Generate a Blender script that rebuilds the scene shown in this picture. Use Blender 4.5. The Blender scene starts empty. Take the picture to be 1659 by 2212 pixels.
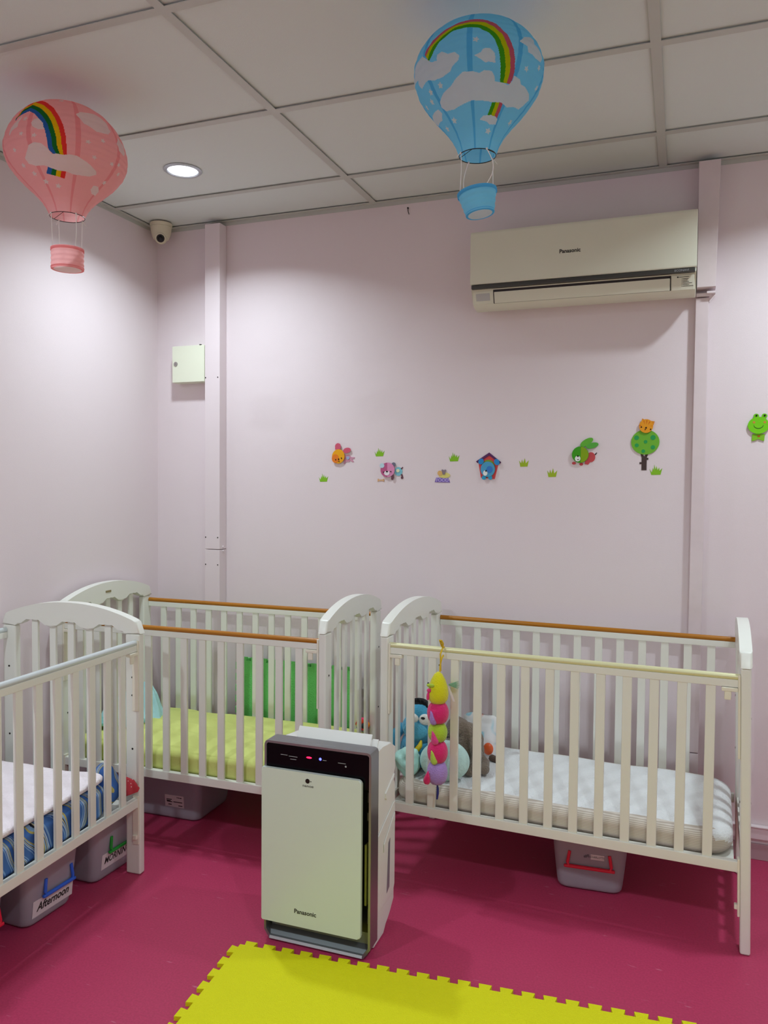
import bpy, bmesh, math, random
from mathutils import Vector, Matrix, Euler, noise

# ------------------------------------------------------------------ helpers
COL = bpy.context.scene.collection
PI = math.pi
random.seed(7)

def lin(c):
    if isinstance(c, str):
        c = [int(c[i:i + 2], 16) / 255 for i in (0, 2, 4)]
    return tuple((v / 12.92 if v <= .04045 else ((v + .055) / 1.055) ** 2.4) for v in c) + (1.0,)

def nodes_of(name):
    m = bpy.data.materials.new(name)
    m.use_nodes = True
    nt = m.node_tree
    return m, nt, nt.nodes['Principled BSDF'], nt.nodes['Material Output']

def mat(name, rgb, rough=.5, metal=0.0, var=.04, vscale=9.0, bump=0.0, bscale=120.0, spec=.5,
        trans=0.0, emit=0.0, coat=0.0, sheen=0.0):
    """procedural paint / plastic / cloth: base colour broken up by noise, optional noise bump"""
    m, nt, b, out = nodes_of(name)
    N, L = nt.nodes, nt.links
    c = lin(rgb)
    tc = N.new('ShaderNodeTexCoord')
    nz = N.new('ShaderNodeTexNoise')
    nz.inputs['Scale'].default_value = vscale
    nz.inputs['Detail'].default_value = 3
    L.new(tc.outputs['Object'], nz.inputs['Vector'])
    mx = N.new('ShaderNodeMix'); mx.data_type = 'RGBA'
    mx.inputs[6].default_value = tuple(v * (1 - var) for v in c[:3]) + (1,)
    mx.inputs[7].default_value = tuple(min(1, v * (1 + var)) for v in c[:3]) + (1,)
    L.new(nz.outputs['Fac'], mx.inputs[0])
    L.new(mx.outputs[2], b.inputs['Base Color'])
    b.inputs['Roughness'].default_value = rough
    b.inputs['Metallic'].default_value = metal
    b.inputs['Specular IOR Level'].default_value = spec
    b.inputs['Transmission Weight'].default_value = trans
    b.inputs['Coat Weight'].default_value = coat
    b.inputs['Sheen Weight'].default_value = sheen
    if emit:
        L.new(mx.outputs[2], b.inputs['Emission Color'])
        b.inputs['Emission Strength'].default_value = emit
    if bump:
        n2 = N.new('ShaderNodeTexNoise')
        n2.inputs['Scale'].default_value = bscale
        n2.inputs['Detail'].default_value = 4
        L.new(tc.outputs['Object'], n2.inputs['Vector'])
        bp = N.new('ShaderNodeBump')
        bp.inputs['Strength'].default_value = bump
        bp.inputs['Distance'].default_value = .01
        L.new(n2.outputs['Fac'], bp.inputs['Height'])
        L.new(bp.outputs['Normal'], b.inputs['Normal'])
    return m

def paper(name, rgb, var=.06):
    """thin lantern paper: diffuse with some light coming through"""
    m = mat(name, rgb, rough=.85, var=var, vscale=25, bump=.25, bscale=60, spec=.1)
    nt = m.node_tree; N, L = nt.nodes, nt.links
    b = N['Principled BSDF']
    tr = N.new('ShaderNodeBsdfTranslucent'); tr.inputs['Color'].default_value = lin(rgb)
    ms = N.new('ShaderNodeMixShader'); ms.inputs[0].default_value = .5
    L.new(b.outputs[0], ms.inputs[1]); L.new(tr.outputs[0], ms.inputs[2])
    L.new(ms.outputs[0], N['Material Output'].inputs['Surface'])
    return m

def ramp(nt, stops, interp='LINEAR'):
    r = nt.nodes.new('ShaderNodeValToRGB')
    r.color_ramp.interpolation = interp
    el = r.color_ramp.elements
    while len(el) < len(stops): el.new(.5)
    for e, (p, c) in zip(el, stops):
        e.position = p; e.color = lin(c)
    return r

def newbm():
    bm = bmesh.new()
    return bm

def done(bm, mi=0):
    for f in bm.faces:
        if not f.tag:
            f.material_index = mi; f.tag = True

def box(bm, x0, x1, y0, y1, z0, z1, bev=0.0, mi=0, M=None, seg=2):
    r = bmesh.ops.create_cube(bm, size=1)
    vs = r['verts']
    for v in vs:
        v.co = Vector(((x0 + x1) / 2 + v.co.x * (x1 - x0), (y0 + y1) / 2 + v.co.y * (y1 - y0), (z0 + z1) / 2 + v.co.z * (z1 - z0)))
    if M is not None:
        for v in vs: v.co = M @ v.co
    if bev:
        es = list({e for v in vs for e in v.link_edges})
        bmesh.ops.bevel(bm, geom=es, offset=bev, segments=seg, affect='EDGES', profile=.5)
    done(bm, mi)

def cyl(bm, p0, p1, r0, r1=None, seg=20, mi=0, caps=True):
    p0, p1 = Vector(p0), Vector(p1)
    d = p1 - p0
    q = Vector((0, 0, 1)).rotation_difference(d.normalized()).to_matrix().to_4x4()
    bmesh.ops.create_cone(bm, cap_ends=caps, segments=seg, radius1=r0, radius2=r0 if r1 is None else r1, depth=d.length,
                          matrix=Matrix.Translation((p0 + p1) / 2) @ q)
    done(bm, mi)

def ball(bm, c, r, seg=20, rings=12, mi=0, M=None, wob=0.0, wf=3.0):
    if not hasattr(r, '__len__'): r = (r, r, r)
    m = Matrix.Translation(Vector(c)) @ (M if M is not None else Matrix.Identity(4)) @ Matrix.Diagonal((r[0], r[1], r[2], 1))
    res = bmesh.ops.create_uvsphere(bm, u_segments=seg, v_segments=rings, radius=1)
    cc = Vector(c)
    for v in res['verts']:
        n = v.co.copy()
        v.co = m @ v.co
        if wob:
            k = noise.noise(v.co * wf * 10 + cc * 7) * wob
            v.co += (v.co - cc).normalized() * k
    done(bm, mi)

def tube(bm, pts, r, seg=8, mi=0, closed=False):
    P = [Vector(p) for p in pts]
    n = len(P); rings = []
    up = None
    for i, p in enumerate(P):
        if closed: t = (P[(i + 1) % n] - P[i - 1]).normalized()
        else: t = (P[min(i + 1, n - 1)] - P[max(i - 1, 0)]).normalized()
        if up is None:
            up = t.orthogonal().normalized()
        else:
            up = (up - t * up.dot(t))
            up = up.normalized() if up.length > 1e-6 else t.orthogonal().normalized()
        s = t.cross(up)
        rr = r[i] if hasattr(r, '__len__') else r
        rings.append([bm.verts.new(p + (up * math.cos(2 * PI * k / seg) + s * math.sin(2 * PI * k / seg)) * rr) for k in range(seg)])
    m = n if closed else n - 1
    for i in range(m):
        a, b = rings[i], rings[(i + 1) % n]
        for k in range(seg):
            bm.faces.new((a[k], a[(k + 1) % seg], b[(k + 1) % seg], b[k]))
    if not closed:
        bm.faces.new(rings[0][::-1]); bm.faces.new(rings[-1])
    done(bm, mi)

def lathe(bm, prof, seg=32, c=(0, 0, 0), mi=0, cap=True, mod=None, M=None):
    rings = []
    cc = Vector(c)
    for j, (r, z) in enumerate(prof):
        ring = []
        for k in range(seg):
            a = 2 * PI * k / seg
            rr = r * (mod(a, j / (len(prof) - 1)) if mod else 1)
            p = Vector((rr * math.cos(a), rr * math.sin(a), z))
            if M is not None: p = M @ p
            ring.append(bm.verts.new(p + cc))
        rings.append(ring)
    for j in range(len(rings) - 1):
        for k in range(seg):
            bm.faces.new((rings[j][k], rings[j][(k + 1) % seg], rings[j + 1][(k + 1) % seg], rings[j + 1][k]))
    if cap:
        bm.faces.new(rings[0][::-1]); bm.faces.new(rings[-1])
    done(bm, mi)

def prism(bm, poly, t0, t1, F=None, bev=0.0, mi=0, seg=2):
    """extrude polygon (a,b) along c from t0 to t1; F maps (a,b,c) to local space"""
    F = F or Matrix.Identity(4)
    A = [bm.verts.new(F @ Vector((a, b, t0))) for a, b in poly]
    B = [bm.verts.new(F @ Vector((a, b, t1))) for a, b in poly]
    n = len(poly)
    fs = [bm.faces.new(A[::-1]), bm.faces.new(B)]
    for i in range(n):
        fs.append(bm.faces.new((A[i], A[(i + 1) % n], B[(i + 1) % n], B[i])))
    if bev:
        es = list({e for f in fs[:2] for e in f.edges})
        bmesh.ops.bevel(bm, geom=es, offset=bev, segments=seg, affect='EDGES', profile=.5)
    bm.normal_update()
    big = [f for f in bm.faces if not f.tag and len(f.verts) > 4]
    if big: bmesh.ops.triangulate(bm, faces=big)
    done(bm, mi)

XZ = Matrix(((1, 0, 0, 0), (0, 0, -1, 0), (0, 1, 0, 0), (0, 0, 0, 1)))      # (a,b,c) -> x=a, z=b, y=-c (towards the room)
YZ = Matrix(((0, 0, 1, 0), (1, 0, 0, 0), (0, 1, 0, 0), (0, 0, 0, 1)))       # (a,b,c) -> y=a, z=b, x=c

def obj(name, bm, mats, parent=None, smooth=38, kind=None):
    me = bpy.data.meshes.new(name)
    bmesh.ops.recalc_face_normals(bm, faces=bm.faces)
    bm.to_mesh(me); bm.free()
    o = bpy.data.objects.new(name, me)
    COL.objects.link(o)
    for m in (mats if isinstance(mats, (list, tuple)) else [mats]): me.materials.append(m)
    if smooth:
        for p in me.polygons: p.use_smooth = True
        me.set_sharp_from_angle(angle=math.radians(smooth))
        if smooth <= 50:                            # keep big flat faces flat next to small bevels
            wn = o.modifiers.new('weighted_normals', 'WEIGHTED_NORMAL'); wn.keep_sharp = True; wn.weight = 50
    if parent: o.parent = parent
    if kind: o['kind'] = kind
    return o

def tag(o, label, cat, group=None):
    o['label'] = label; o['category'] = cat
    if group: o['group'] = group
    return o

def thing(name, label, cat, loc=(0, 0, 0), rz=0.0, group=None):
    o = bpy.data.objects.new(name, None)
    o.empty_display_size = .05
    COL.objects.link(o)
    o.location = loc; o.rotation_euler = (0, 0, rz)
    return tag(o, label, cat, group)

def dup(root, loc, rz, label):
    r = root.copy(); COL.objects.link(r)
    r.location = loc; r.rotation_euler = (0, 0, rz); r['label'] = label
    for ch in list(root.children):
        c = ch.copy(); COL.objects.link(c); c.parent = r
        for g in list(ch.children):
            d = g.copy(); COL.objects.link(d); d.parent = c
    return r

def text(name, body, size, m, parent, M, extrude=.0006, bold=0.0, shear=0.0, sx=1.0, align='CENTER'):
    """lettering as a mesh; M places the text plane (x right, y up, z out)"""
    cu = bpy.data.curves.new(name, 'FONT')
    cu.body = body; cu.size = size; cu.extrude = extrude; cu.offset = bold; cu.shear = shear
    cu.align_x = align; cu.align_y = 'CENTER'; cu.resolution_u = 3
    t = bpy.data.objects.new(name, cu); COL.objects.link(t)
    dg = bpy.context.evaluated_depsgraph_get()
    me = bpy.data.meshes.new_from_object(t.evaluated_get(dg))
    bpy.data.objects.remove(t)
    me.name = name
    me.transform(M @ Matrix.Diagonal((sx, 1, 1, 1)))
    me.materials.clear(); me.materials.append(m)
    o = bpy.data.objects.new(name, me); COL.objects.link(o)
    if parent: o.parent = parent
    return o

def frame_m(origin, right, up):
    r, u = Vector(right).normalized(), Vector(up).normalized()
    n = r.cross(u)
    m = Matrix((r, u, n)).transposed().to_4x4()
    m.translation = Vector(origin)
    return m

def softbox(bm, x0, x1, y0, y1, z0, z1, r=.03, R=.06, cuts=22, amp=.004, f=6.0, crown=0.0, seed=0.0, mi=0, ridge=0.0):
    """cushion / mattress: box with rounded edges (r), rounded plan corners (R), gentle lumps"""
    res = bmesh.ops.create_cube(bm, size=2)
    es = list({e for v in res['verts'] for e in v.link_edges})
    bmesh.ops.subdivide_edges(bm, edges=es, cuts=cuts, use_grid_fill=True)
    c = Vector(((x0 + x1) / 2, (y0 + y1) / 2, (z0 + z1) / 2))
    h = Vector(((x1 - x0) / 2, (y1 - y0) / 2, (z1 - z0) / 2))
    for v in [v for v in bm.verts if not v.tag]:
        p = Vector((v.co.x * h.x, v.co.y * h.y, v.co.z * h.z))
        k = Vector((max(-h.x + R, min(h.x - R, p.x)), max(-h.y + R, min(h.y - R, p.y)), p.z))
        d = p - k
        if d.length > R: p = k + d.normalized() * R
        # edge rounding towards top and bottom
        q = Vector((p.x, p.y, max(-h.z + r, min(h.z - r, p.z))))
        dz = abs(p.z - q.z)
        if dz > 0:
            inset = r - math.sqrt(max(0, r * r - dz * dz))
            ex = max(abs(p.x) / h.x, abs(p.y) / h.y)
            s = 1 - inset / min(h.x, h.y) * (ex ** 6)
            p = Vector((p.x * s, p.y * s, p.z))
        top = max(0, v.co.z)
        p.z += crown * top * (1 - v.co.x ** 4) * (1 - v.co.y ** 4)
        w = c + p
        n = noise.noise(w * f + Vector((seed, seed * 2, 0)))
        p.z += amp * n * (1 if v.co.z > -.5 else .2)
        if ridge and v.co.z > .9:
            p.z += ridge * max(0, .12 - abs(noise.noise(Vector((w.x * 3.0 + w.y * 2, w.y * 8, seed))))) * (.5 + .5 * noise.noise(w * 4 + Vector((seed, 0, 3))))
        v.co = c + p; v.tag = True
    done(bm, mi)
BALLOON_PROFILE=[(0.0, 0.9), (0.12, 0.9), (0.3, 0.87), (0.5, 0.79), (0.68, 0.66), (0.83, 0.48), (0.94, 0.26), (1.0, 0.02), (0.985, -0.2), (0.92, -0.42), (0.81, -0.62), (0.67, -0.82), (0.53, -1.0), (0.41, -1.18), (0.33, -1.35), (0.285, -1.5)]
BLUE_PATTERN={'outer': [(-0.922, -0.023), (-0.806, 0.164), (-0.593, 0.291), (-0.35, 0.4), (-0.096, 0.422), (0.119, 0.386), (0.281, 0.254), (0.42, 0.053), (0.524, -0.15), (0.579, -0.313), (0.623, -0.495), (0.608, -0.628)], 'inner': [(-0.834, -0.191), (-0.75, -0.098), (-0.597, 0.063), (-0.411, 0.2), (-0.191, 0.218), (-0.009, 0.174), (0.136, 0.065), (0.238, -0.071), (0.297, -0.22), (0.341, -0.382), (0.397, -0.626)], 'outer2': [(0.599, -0.848), (0.613, -0.94), (0.612, -1.056)], 'inner2': [(0.33, -0.879), (0.314, -0.952), (0.28, -1.033)], 'clouds': [[(-1.609, -0.2), (-1.363, -0.076), (-1.205, -0.029), (-0.992, -0.012), (-0.782, -0.214), (-0.67, -0.227), (-0.661, -0.144), (-0.577, -0.123), (-0.458, -0.201), (-0.361, -0.196), (-0.289, -0.262), (-0.311, -0.328), (-0.408, -0.379), (-0.466, -0.448), (-0.637, -0.485), (-0.815, -0.471), (-0.943, -0.424), (-1.045, -0.427), (-1.201, -0.444), (-1.285, -0.344), (-1.241, -0.282)], [(-0.071, -0.292), (0.025, -0.256), (0.067, -0.202), (0.168, -0.201), (0.207, -0.227), (0.241, -0.266), (0.262, -0.397), (0.151, -0.381), (0.105, -0.396), (0.042, -0.354)], [(-0.909, -0.742), (-0.733, -0.678), (-0.534, -0.632), (-0.408, -0.564), (-0.266, -0.491), (-0.1, -0.496), (0.016, -0.528), (0.096, -0.492), (0.213, -0.502), (0.278, -0.567), (0.302, -0.628), (0.447, -0.626), (0.575, -0.646), (0.632, -0.572), (0.629, -0.507), (0.768, -0.528), (0.845, -0.576), (0.986, -0.578), (1.194, -0.611), (1.316, -0.658), (1.261, -0.753), (1.178, -0.836), (0.959, -0.853), (0.759, -0.896), (0.566, -0.859), (0.316, -0.874), (0.075, -0.861), (-0.154, -0.854), (-0.382, -0.883), (-0.629, -0.912), (-0.882, -0.89), (-0.958, -0.815)], [(0.62, -0.012), (0.742, 0.138), (0.909, 0.219), (0.989, 0.2), (0.978, 0.106), (1.118, 0.044), (1.23, -0.021), (1.178, -0.116), (0.996, -0.14), (0.908, -0.114), (0.812, -0.121), (0.771, -0.04)], [(0.048, -1.094), (0.162, -1.043), (0.37, -1.029), (0.541, -1.036), (0.644, -1.066), (0.64, -1.133), (0.414, -1.149), (0.285, -1.116)], [(-1.632, -0.773), (-1.233, -0.794), (-1.085, -0.809), (-1.044, -0.88), (-1.227, -0.941), (-1.704, -0.893), (-1.891, -0.771)]], 'stars': [(-0.043, -0.056), (-0.73, -0.569), (-1.016, -0.575), (-1.456, -0.643), (-1.786, -0.42), (-1.137, -0.677), (-0.775, -1.037), (-1.283, -1.066), (0.41, -1.238), (1.218, -1.018), (0.837, -0.362), (1.149, -0.222), (1.34, -0.46)], 'seam': -0.18, 'face': -1.324}
PINK_PATTERN={'outer': [(-0.985, 0.331), (-0.929, 0.475), (-0.953, 0.607), (-0.825, 0.66), (-0.816, 0.752), (-0.438, 0.619), (-0.234, 0.467), (-0.124, 0.293), (-0.049, 0.106), (-0.01, -0.122), (0.002, -0.468)], 'inner': [(-0.953, 0.234), (-0.881, 0.35), (-0.691, 0.4), (-0.545, 0.319), (-0.42, 0.18), (-0.332, 0.007), (-0.299, -0.234), (-0.303, -0.396), (-0.227, -0.494)], 'outer2': [(-0.009, -0.739), (-0.03, -0.809), (-0.056, -0.885)], 'inner2': [(-0.391, -0.695), (-0.432, -0.753), (-0.48, -0.812)], 'clouds': [[(-0.821, -0.528), (-0.707, -0.419), (-0.638, -0.308), (-0.527, -0.258), (-0.408, -0.288), (-0.316, -0.379), (-0.256, -0.48), (-0.162, -0.466), (-0.073, -0.479), (0.032, -0.456), (0.167, -0.453), (0.3, -0.502), (0.454, -0.56), (0.606, -0.636), (0.64, -0.686), (0.504, -0.758), (0.339, -0.778), (0.138, -0.789), (-0.019, -0.755), (-0.19, -0.755), (-0.315, -0.723), (-0.452, -0.68), (-0.659, -0.677), (-0.8, -0.626)], [(0.161, 0.392), (0.253, 0.47), (0.407, 0.507), (0.588, 0.541), (0.733, 0.523), (0.814, 0.445), (0.836, 0.294), (0.728, 0.186), (0.607, 0.16), (0.485, 0.144), (0.381, 0.192), (0.278, 0.227), (0.214, 0.318)], [(-0.578, 0.136), (-0.517, 0.21), (-0.455, 0.217), (-0.37, 0.127), (-0.345, 0.006), (-0.446, 0.006), (-0.542, 0.062)], [(0.716, -0.959), (0.729, -0.875), (0.879, -0.862), (1.041, -0.934), (1.033, -1.018), (0.846, -1.023)], [(1.03, 0.262), (1.238, 0.204), (1.186, 0.014), (1.135, -0.055), (0.981, -0.016), (0.928, 0.097)], [(-1.057, -0.023), (-1.045, 0.13), (-0.921, 0.217), (-0.791, 0.317), (-0.839, 0.179), (-0.856, 0.095), (-0.936, 0.063)]], 'stars': [(-0.751, -0.052), (-0.511, -0.123), (-0.99, -0.335), (-0.713, 0.234), (0.336, -0.123), (0.59, 0.008), (0.474, -0.398), (0.856, -0.38), (1.033, -0.312), (1.158, -0.471), (0.962, -0.748), (-0.257, -1.015), (-0.592, -0.939), (-0.802, -0.791), (-0.97, -0.629), (-0.12, 0.706)], 'seam': 0.135, 'face': -0.833}

E_BACK, E_FRONT, EXPO = 11.6, 24.0, -0.14
# ------------------------------------------------------------------ measurements (metres; back wall y=0, left wall x=0)
H = 2.653                      # suspended ceiling grid height
RX, FY = 3.75, -4.4            # right wall and front wall (behind the photographer)

# ------------------------------------------------------------------ materials
def wall_mat():
    m = mat('pink_wall_paint', 'E2D4D8', rough=.6, var=.025, vscale=2.2, bump=.05, bscale=260, spec=.25)
    return m
WALL = wall_mat()
TRUNK = mat('pink_trunking_paint', 'E2D4D8', rough=.45, var=.02, vscale=4, spec=.3)
DUCTP = mat('worn_duct_paint', 'D9C9CC', rough=.5, var=.08, vscale=14, spec=.3)
SKIRT = mat('grey_pink_skirting', 'B5989E', rough=.45, var=.03)
CEIL = mat('ceiling_board', 'D5DAD8', rough=.9, var=.02, vscale=3, bump=.12, bscale=420, spec=.1)
TBAR = mat('ceiling_grid_paint', 'BDBDB8', rough=.45, var=.02, spec=.3)
DARK = mat('black_plastic', '0C0C0E', rough=.4, var=.0)
BOLT = mat('dark_bolt', '2A2724', rough=.4, metal=.6)

def floor_mat():
    m, nt, b, out = nodes_of('raspberry_vinyl_floor')
    N, L = nt.nodes, nt.links
    tc = N.new('ShaderNodeTexCoord')
    n1 = N.new('ShaderNodeTexNoise'); n1.inputs['Scale'].default_value = 2.4; n1.inputs['Detail'].default_value = 4
    L.new(tc.outputs['Object'], n1.inputs['Vector'])
    mx = N.new('ShaderNodeMix'); mx.data_type = 'RGBA'
    mx.inputs[6].default_value = lin('B2345A'); mx.inputs[7].default_value = lin('BE3D63')
    L.new(n1.outputs['Fac'], mx.inputs[0])
    # pale directional flecks of the sheet vinyl
    mp = N.new('ShaderNodeMapping'); mp.inputs['Scale'].default_value = (14, 75, 1); mp.inputs['Rotation'].default_value = (0, 0, .12)
    L.new(tc.outputs['Object'], mp.inputs['Vector'])
    n2 = N.new('ShaderNodeTexNoise'); n2.inputs['Scale'].default_value = 1.0; n2.inputs['Detail'].default_value = 2
    L.new(mp.outputs[0], n2.inputs['Vector'])
    r2 = ramp(nt, [(.70, '000000'), (.76, 'FFFFFF')])
    L.new(n2.outputs['Fac'], r2.inputs[0])
    mf = N.new('ShaderNodeMath'); mf.operation = 'MULTIPLY'; mf.inputs[1].default_value = .45
    L.new(r2.outputs[0], mf.inputs[0])
    m2 = N.new('ShaderNodeMix'); m2.data_type = 'RGBA'; m2.inputs[7].default_value = lin('D98AA4')
    L.new(mf.outputs[0], m2.inputs[0]); L.new(mx.outputs[2], m2.inputs[6])
    # darker fine mottling
    n3 = N.new('ShaderNodeTexNoise'); n3.inputs['Scale'].default_value = 160; n3.inputs['Detail'].default_value = 2
    L.new(tc.outputs['Object'], n3.inputs['Vector'])
    m3 = N.new('ShaderNodeMix'); m3.data_type = 'RGBA'; m3.blend_type = 'MULTIPLY'
    r3 = ramp(nt, [(.3, 'D8D8D8'), (.7, 'FFFFFF')]); L.new(n3.outputs['Fac'], r3.inputs[0])
    m3.inputs[0].default_value = .6
    L.new(m2.outputs[2], m3.inputs[6]); L.new(r3.outputs[0], m3.inputs[7])
    L.new(m3.outputs[2], b.inputs['Base Color'])
    b.inputs['Roughness'].default_value = .5; b.inputs['Specular IOR Level'].default_value = .3
    return m
FLOOR = floor_mat()

WHITE = mat('white_crib_lacquer', 'E4E3DB', rough=.32, var=.02, vscale=5, spec=.45)
GUIDE = mat('cream_plastic_guide', 'E6E0CF', rough=.4, var=.02)
WOODR = mat('amber_rail_cover', 'A96A0E', rough=.28, var=.10, vscale=6, spec=.5)
SILVR = mat('silver_rail_cover', 'D3DADC', rough=.28, metal=.25, var=.04)
YREFLR = mat('yellow_reflection_rail_cover', 'DAD6AA', rough=.3, metal=.15, var=.05)  # metal tube; the yellow mat's reflection is put into its base colour
BRASS = mat('brown_badge', '8A7A55', rough=.4)

def fabric_stripe(name, a, b_, scale, axis='Z', rough=.9, dist=1.5):
    m, nt, b, out = nodes_of(name)
    N, L = nt.nodes, nt.links
    tc = N.new('ShaderNodeTexCoord')
    w = N.new('ShaderNodeTexWave'); w.bands_direction = axis
    w.inputs['Scale'].default_value = scale; w.inputs['Distortion'].default_value = dist; w.inputs['Detail'].default_value = 1
    w.inputs['Detail Scale'].default_value = .6
    L.new(tc.outputs['Object'], w.inputs['Vector'])
    r = ramp(nt, [(.2, a), (.8, b_)]); L.new(w.outputs['Fac'], r.inputs[0])
    L.new(r.outputs[0], b.inputs['Base Color'])
    b.inputs['Roughness'].default_value = rough; b.inputs['Specular IOR Level'].default_value = .1
    return m
SHEETW = mat('white_terry_sheet', 'E0E0E1', rough=.95, var=.05, vscale=11, bump=.5, bscale=160, spec=.1)
SHEETB = fabric_stripe('beige_striped_sheet', 'B7AA9E', 'D3C9BF', 62, 'Z', dist=.8)
LIME = mat('lime_sheet', 'CFD680', rough=.9, var=.05, vscale=7, bump=.25, bscale=30, spec=.1)
PINKW = mat('pale_pink_towel', 'EFE4EA', rough=.95, var=.05, vscale=8, bump=.5, bscale=110, spec=.1)

def blue_print():
    m, nt, b, out = nodes_of('blue_swirl_print_cloth')
    N, L = nt.nodes, nt.links
    tc = N.new('ShaderNodeTexCoord')
    mp = N.new('ShaderNodeMapping'); mp.inputs['Rotation'].default_value = (.5, .3, .25)
    L.new(tc.outputs['Object'], mp.inputs['Vector'])
    w = N.new('ShaderNodeTexWave'); w.bands_direction = 'X'
    w.inputs['Scale'].default_value = 3.4; w.inputs['Distortion'].default_value = 8.0
    w.inputs['Detail'].default_value = 1.5; w.inputs['Detail Scale'].default_value = 1.3
    L.new(mp.outputs[0], w.inputs['Vector'])
    r = ramp(nt, [(0, '4A70B0'), (.16, '7FA3D0'), (.27, '3F66AE'), (.38, 'B4C8DC'), (.50, '5F86BE'), (.58, 'DDDAB8'), (.64, '2A2B33'), (.70, '8FB0D6'), (.82, 'B9AC66'), (.90, '456CB0')], 'CONSTANT')
    L.new(w.outputs['Fac'], r.inputs[0]); L.new(r.outputs[0], b.inputs['Base Color'])
    b.inputs['Roughness'].default_value = .9; b.inputs['Specular IOR Level'].default_value = .1
    return m
BLUEP = blue_print()

def dots(name, base, dot, scale=55, thr=.26):
    m, nt, b, out = nodes_of(name)
    N, L = nt.nodes, nt.links
    tc = N.new('ShaderNodeTexCoord')
    v = N.new('ShaderNodeTexVoronoi'); v.inputs['Scale'].default_value = scale; v.inputs['Randomness'].default_value = .35
    L.new(tc.outputs['Object'], v.inputs['Vector'])
    r = ramp(nt, [(0, dot), (thr, base)], 'CONSTANT')
    L.new(v.outputs['Distance'], r.inputs[0]); L.new(r.outputs[0], b.inputs['Base Color'])
    b.inputs['Roughness'].default_value = .9
    return m
REDDOT = dots('red_polka_dot_cloth', 'C03A44', 'F2E3E0', 95, .20)

FOAMG = mat('green_eva_foam', '80E080', rough=.75, var=.06, vscale=30, bump=.5, bscale=240, spec=.25)
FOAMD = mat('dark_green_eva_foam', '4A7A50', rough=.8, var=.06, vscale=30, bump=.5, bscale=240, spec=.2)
FOAMY = mat('yellow_eva_foam', 'DAD604', rough=.6, var=.03, vscale=8, bump=.35, bscale=320, spec=.3)
IVORY = mat('ivory_gloss_plastic', 'CDD6CE', rough=.28, var=.01, spec=.5)
ACW = mat('aged_white_plastic', 'DAD8C6', rough=.38, var=.02, spec=.45)
ACS = mat('dark_grey_strip', '3A3733', rough=.35)
PANELG = mat('grey_sensor_window', 'B9B7B4', rough=.3)
PRINT = mat('dark_print', '23221F', rough=.6, var=0)
PALEPRINT = mat('pale_print', '9C9DA2', rough=.6, var=0)
STEEL = mat('titanium_grey_metal', '8E8F94', rough=.3, metal=.75, var=.03)
STEELB = mat('brushed_silver_metal', 'B6BABD', rough=.26, metal=.8, var=.03)
GLOSSBK = mat('gloss_black_panel', '07070B', rough=.22, var=0, spec=.12)
WPLAST = mat('white_appliance_plastic', 'DEDCD8', rough=.42, var=.015, spec=.45)
SMOKEW = mat('violet_grey_window', '8E8A98', rough=.2, trans=.2)
LEDR = mat('red_led', 'FF1038', emit=6, var=0)
LEDB = mat('blue_led', '3A40FF', emit=10, var=0)
BOXP = mat('frosted_box_plastic', 'B9B0BC', rough=.38, var=.03, trans=.35, spec=.4)
LIDP = mat('frosted_lid_plastic', 'C4BCC6', rough=.38, var=.03, trans=.25, spec=.4)
LABELP = mat('paper_label', 'D8CCD0', rough=.8, var=.02)
RED = mat('red_plastic', 'E0203E', rough=.35)
BLUE = mat('blue_plastic', '2A63D2', rough=.32)
GREEN = mat('green_plastic', '12922F', rough=.35)
LAMPON = mat('lit_diffuser', 'F4F8FF', emit=4, var=0)
LAMPT = mat('downlight_trim', 'B9BFC6', rough=.3, metal=.3)
CREAM = mat('cream_enclosure_paint', 'E4E6D2', rough=.45, var=.02)
CHROME = mat('chrome', 'A8A6A2', rough=.25, metal=.9)
CCTVW = mat('cream_camera_plastic', 'D9D0B8', rough=.4, var=.02)
STRING = mat('white_string', 'E9E3DF', rough=.9)

def setting(name, bm, m, smooth=0):
    return obj(name, bm, m, None, smooth, 'structure')

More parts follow.
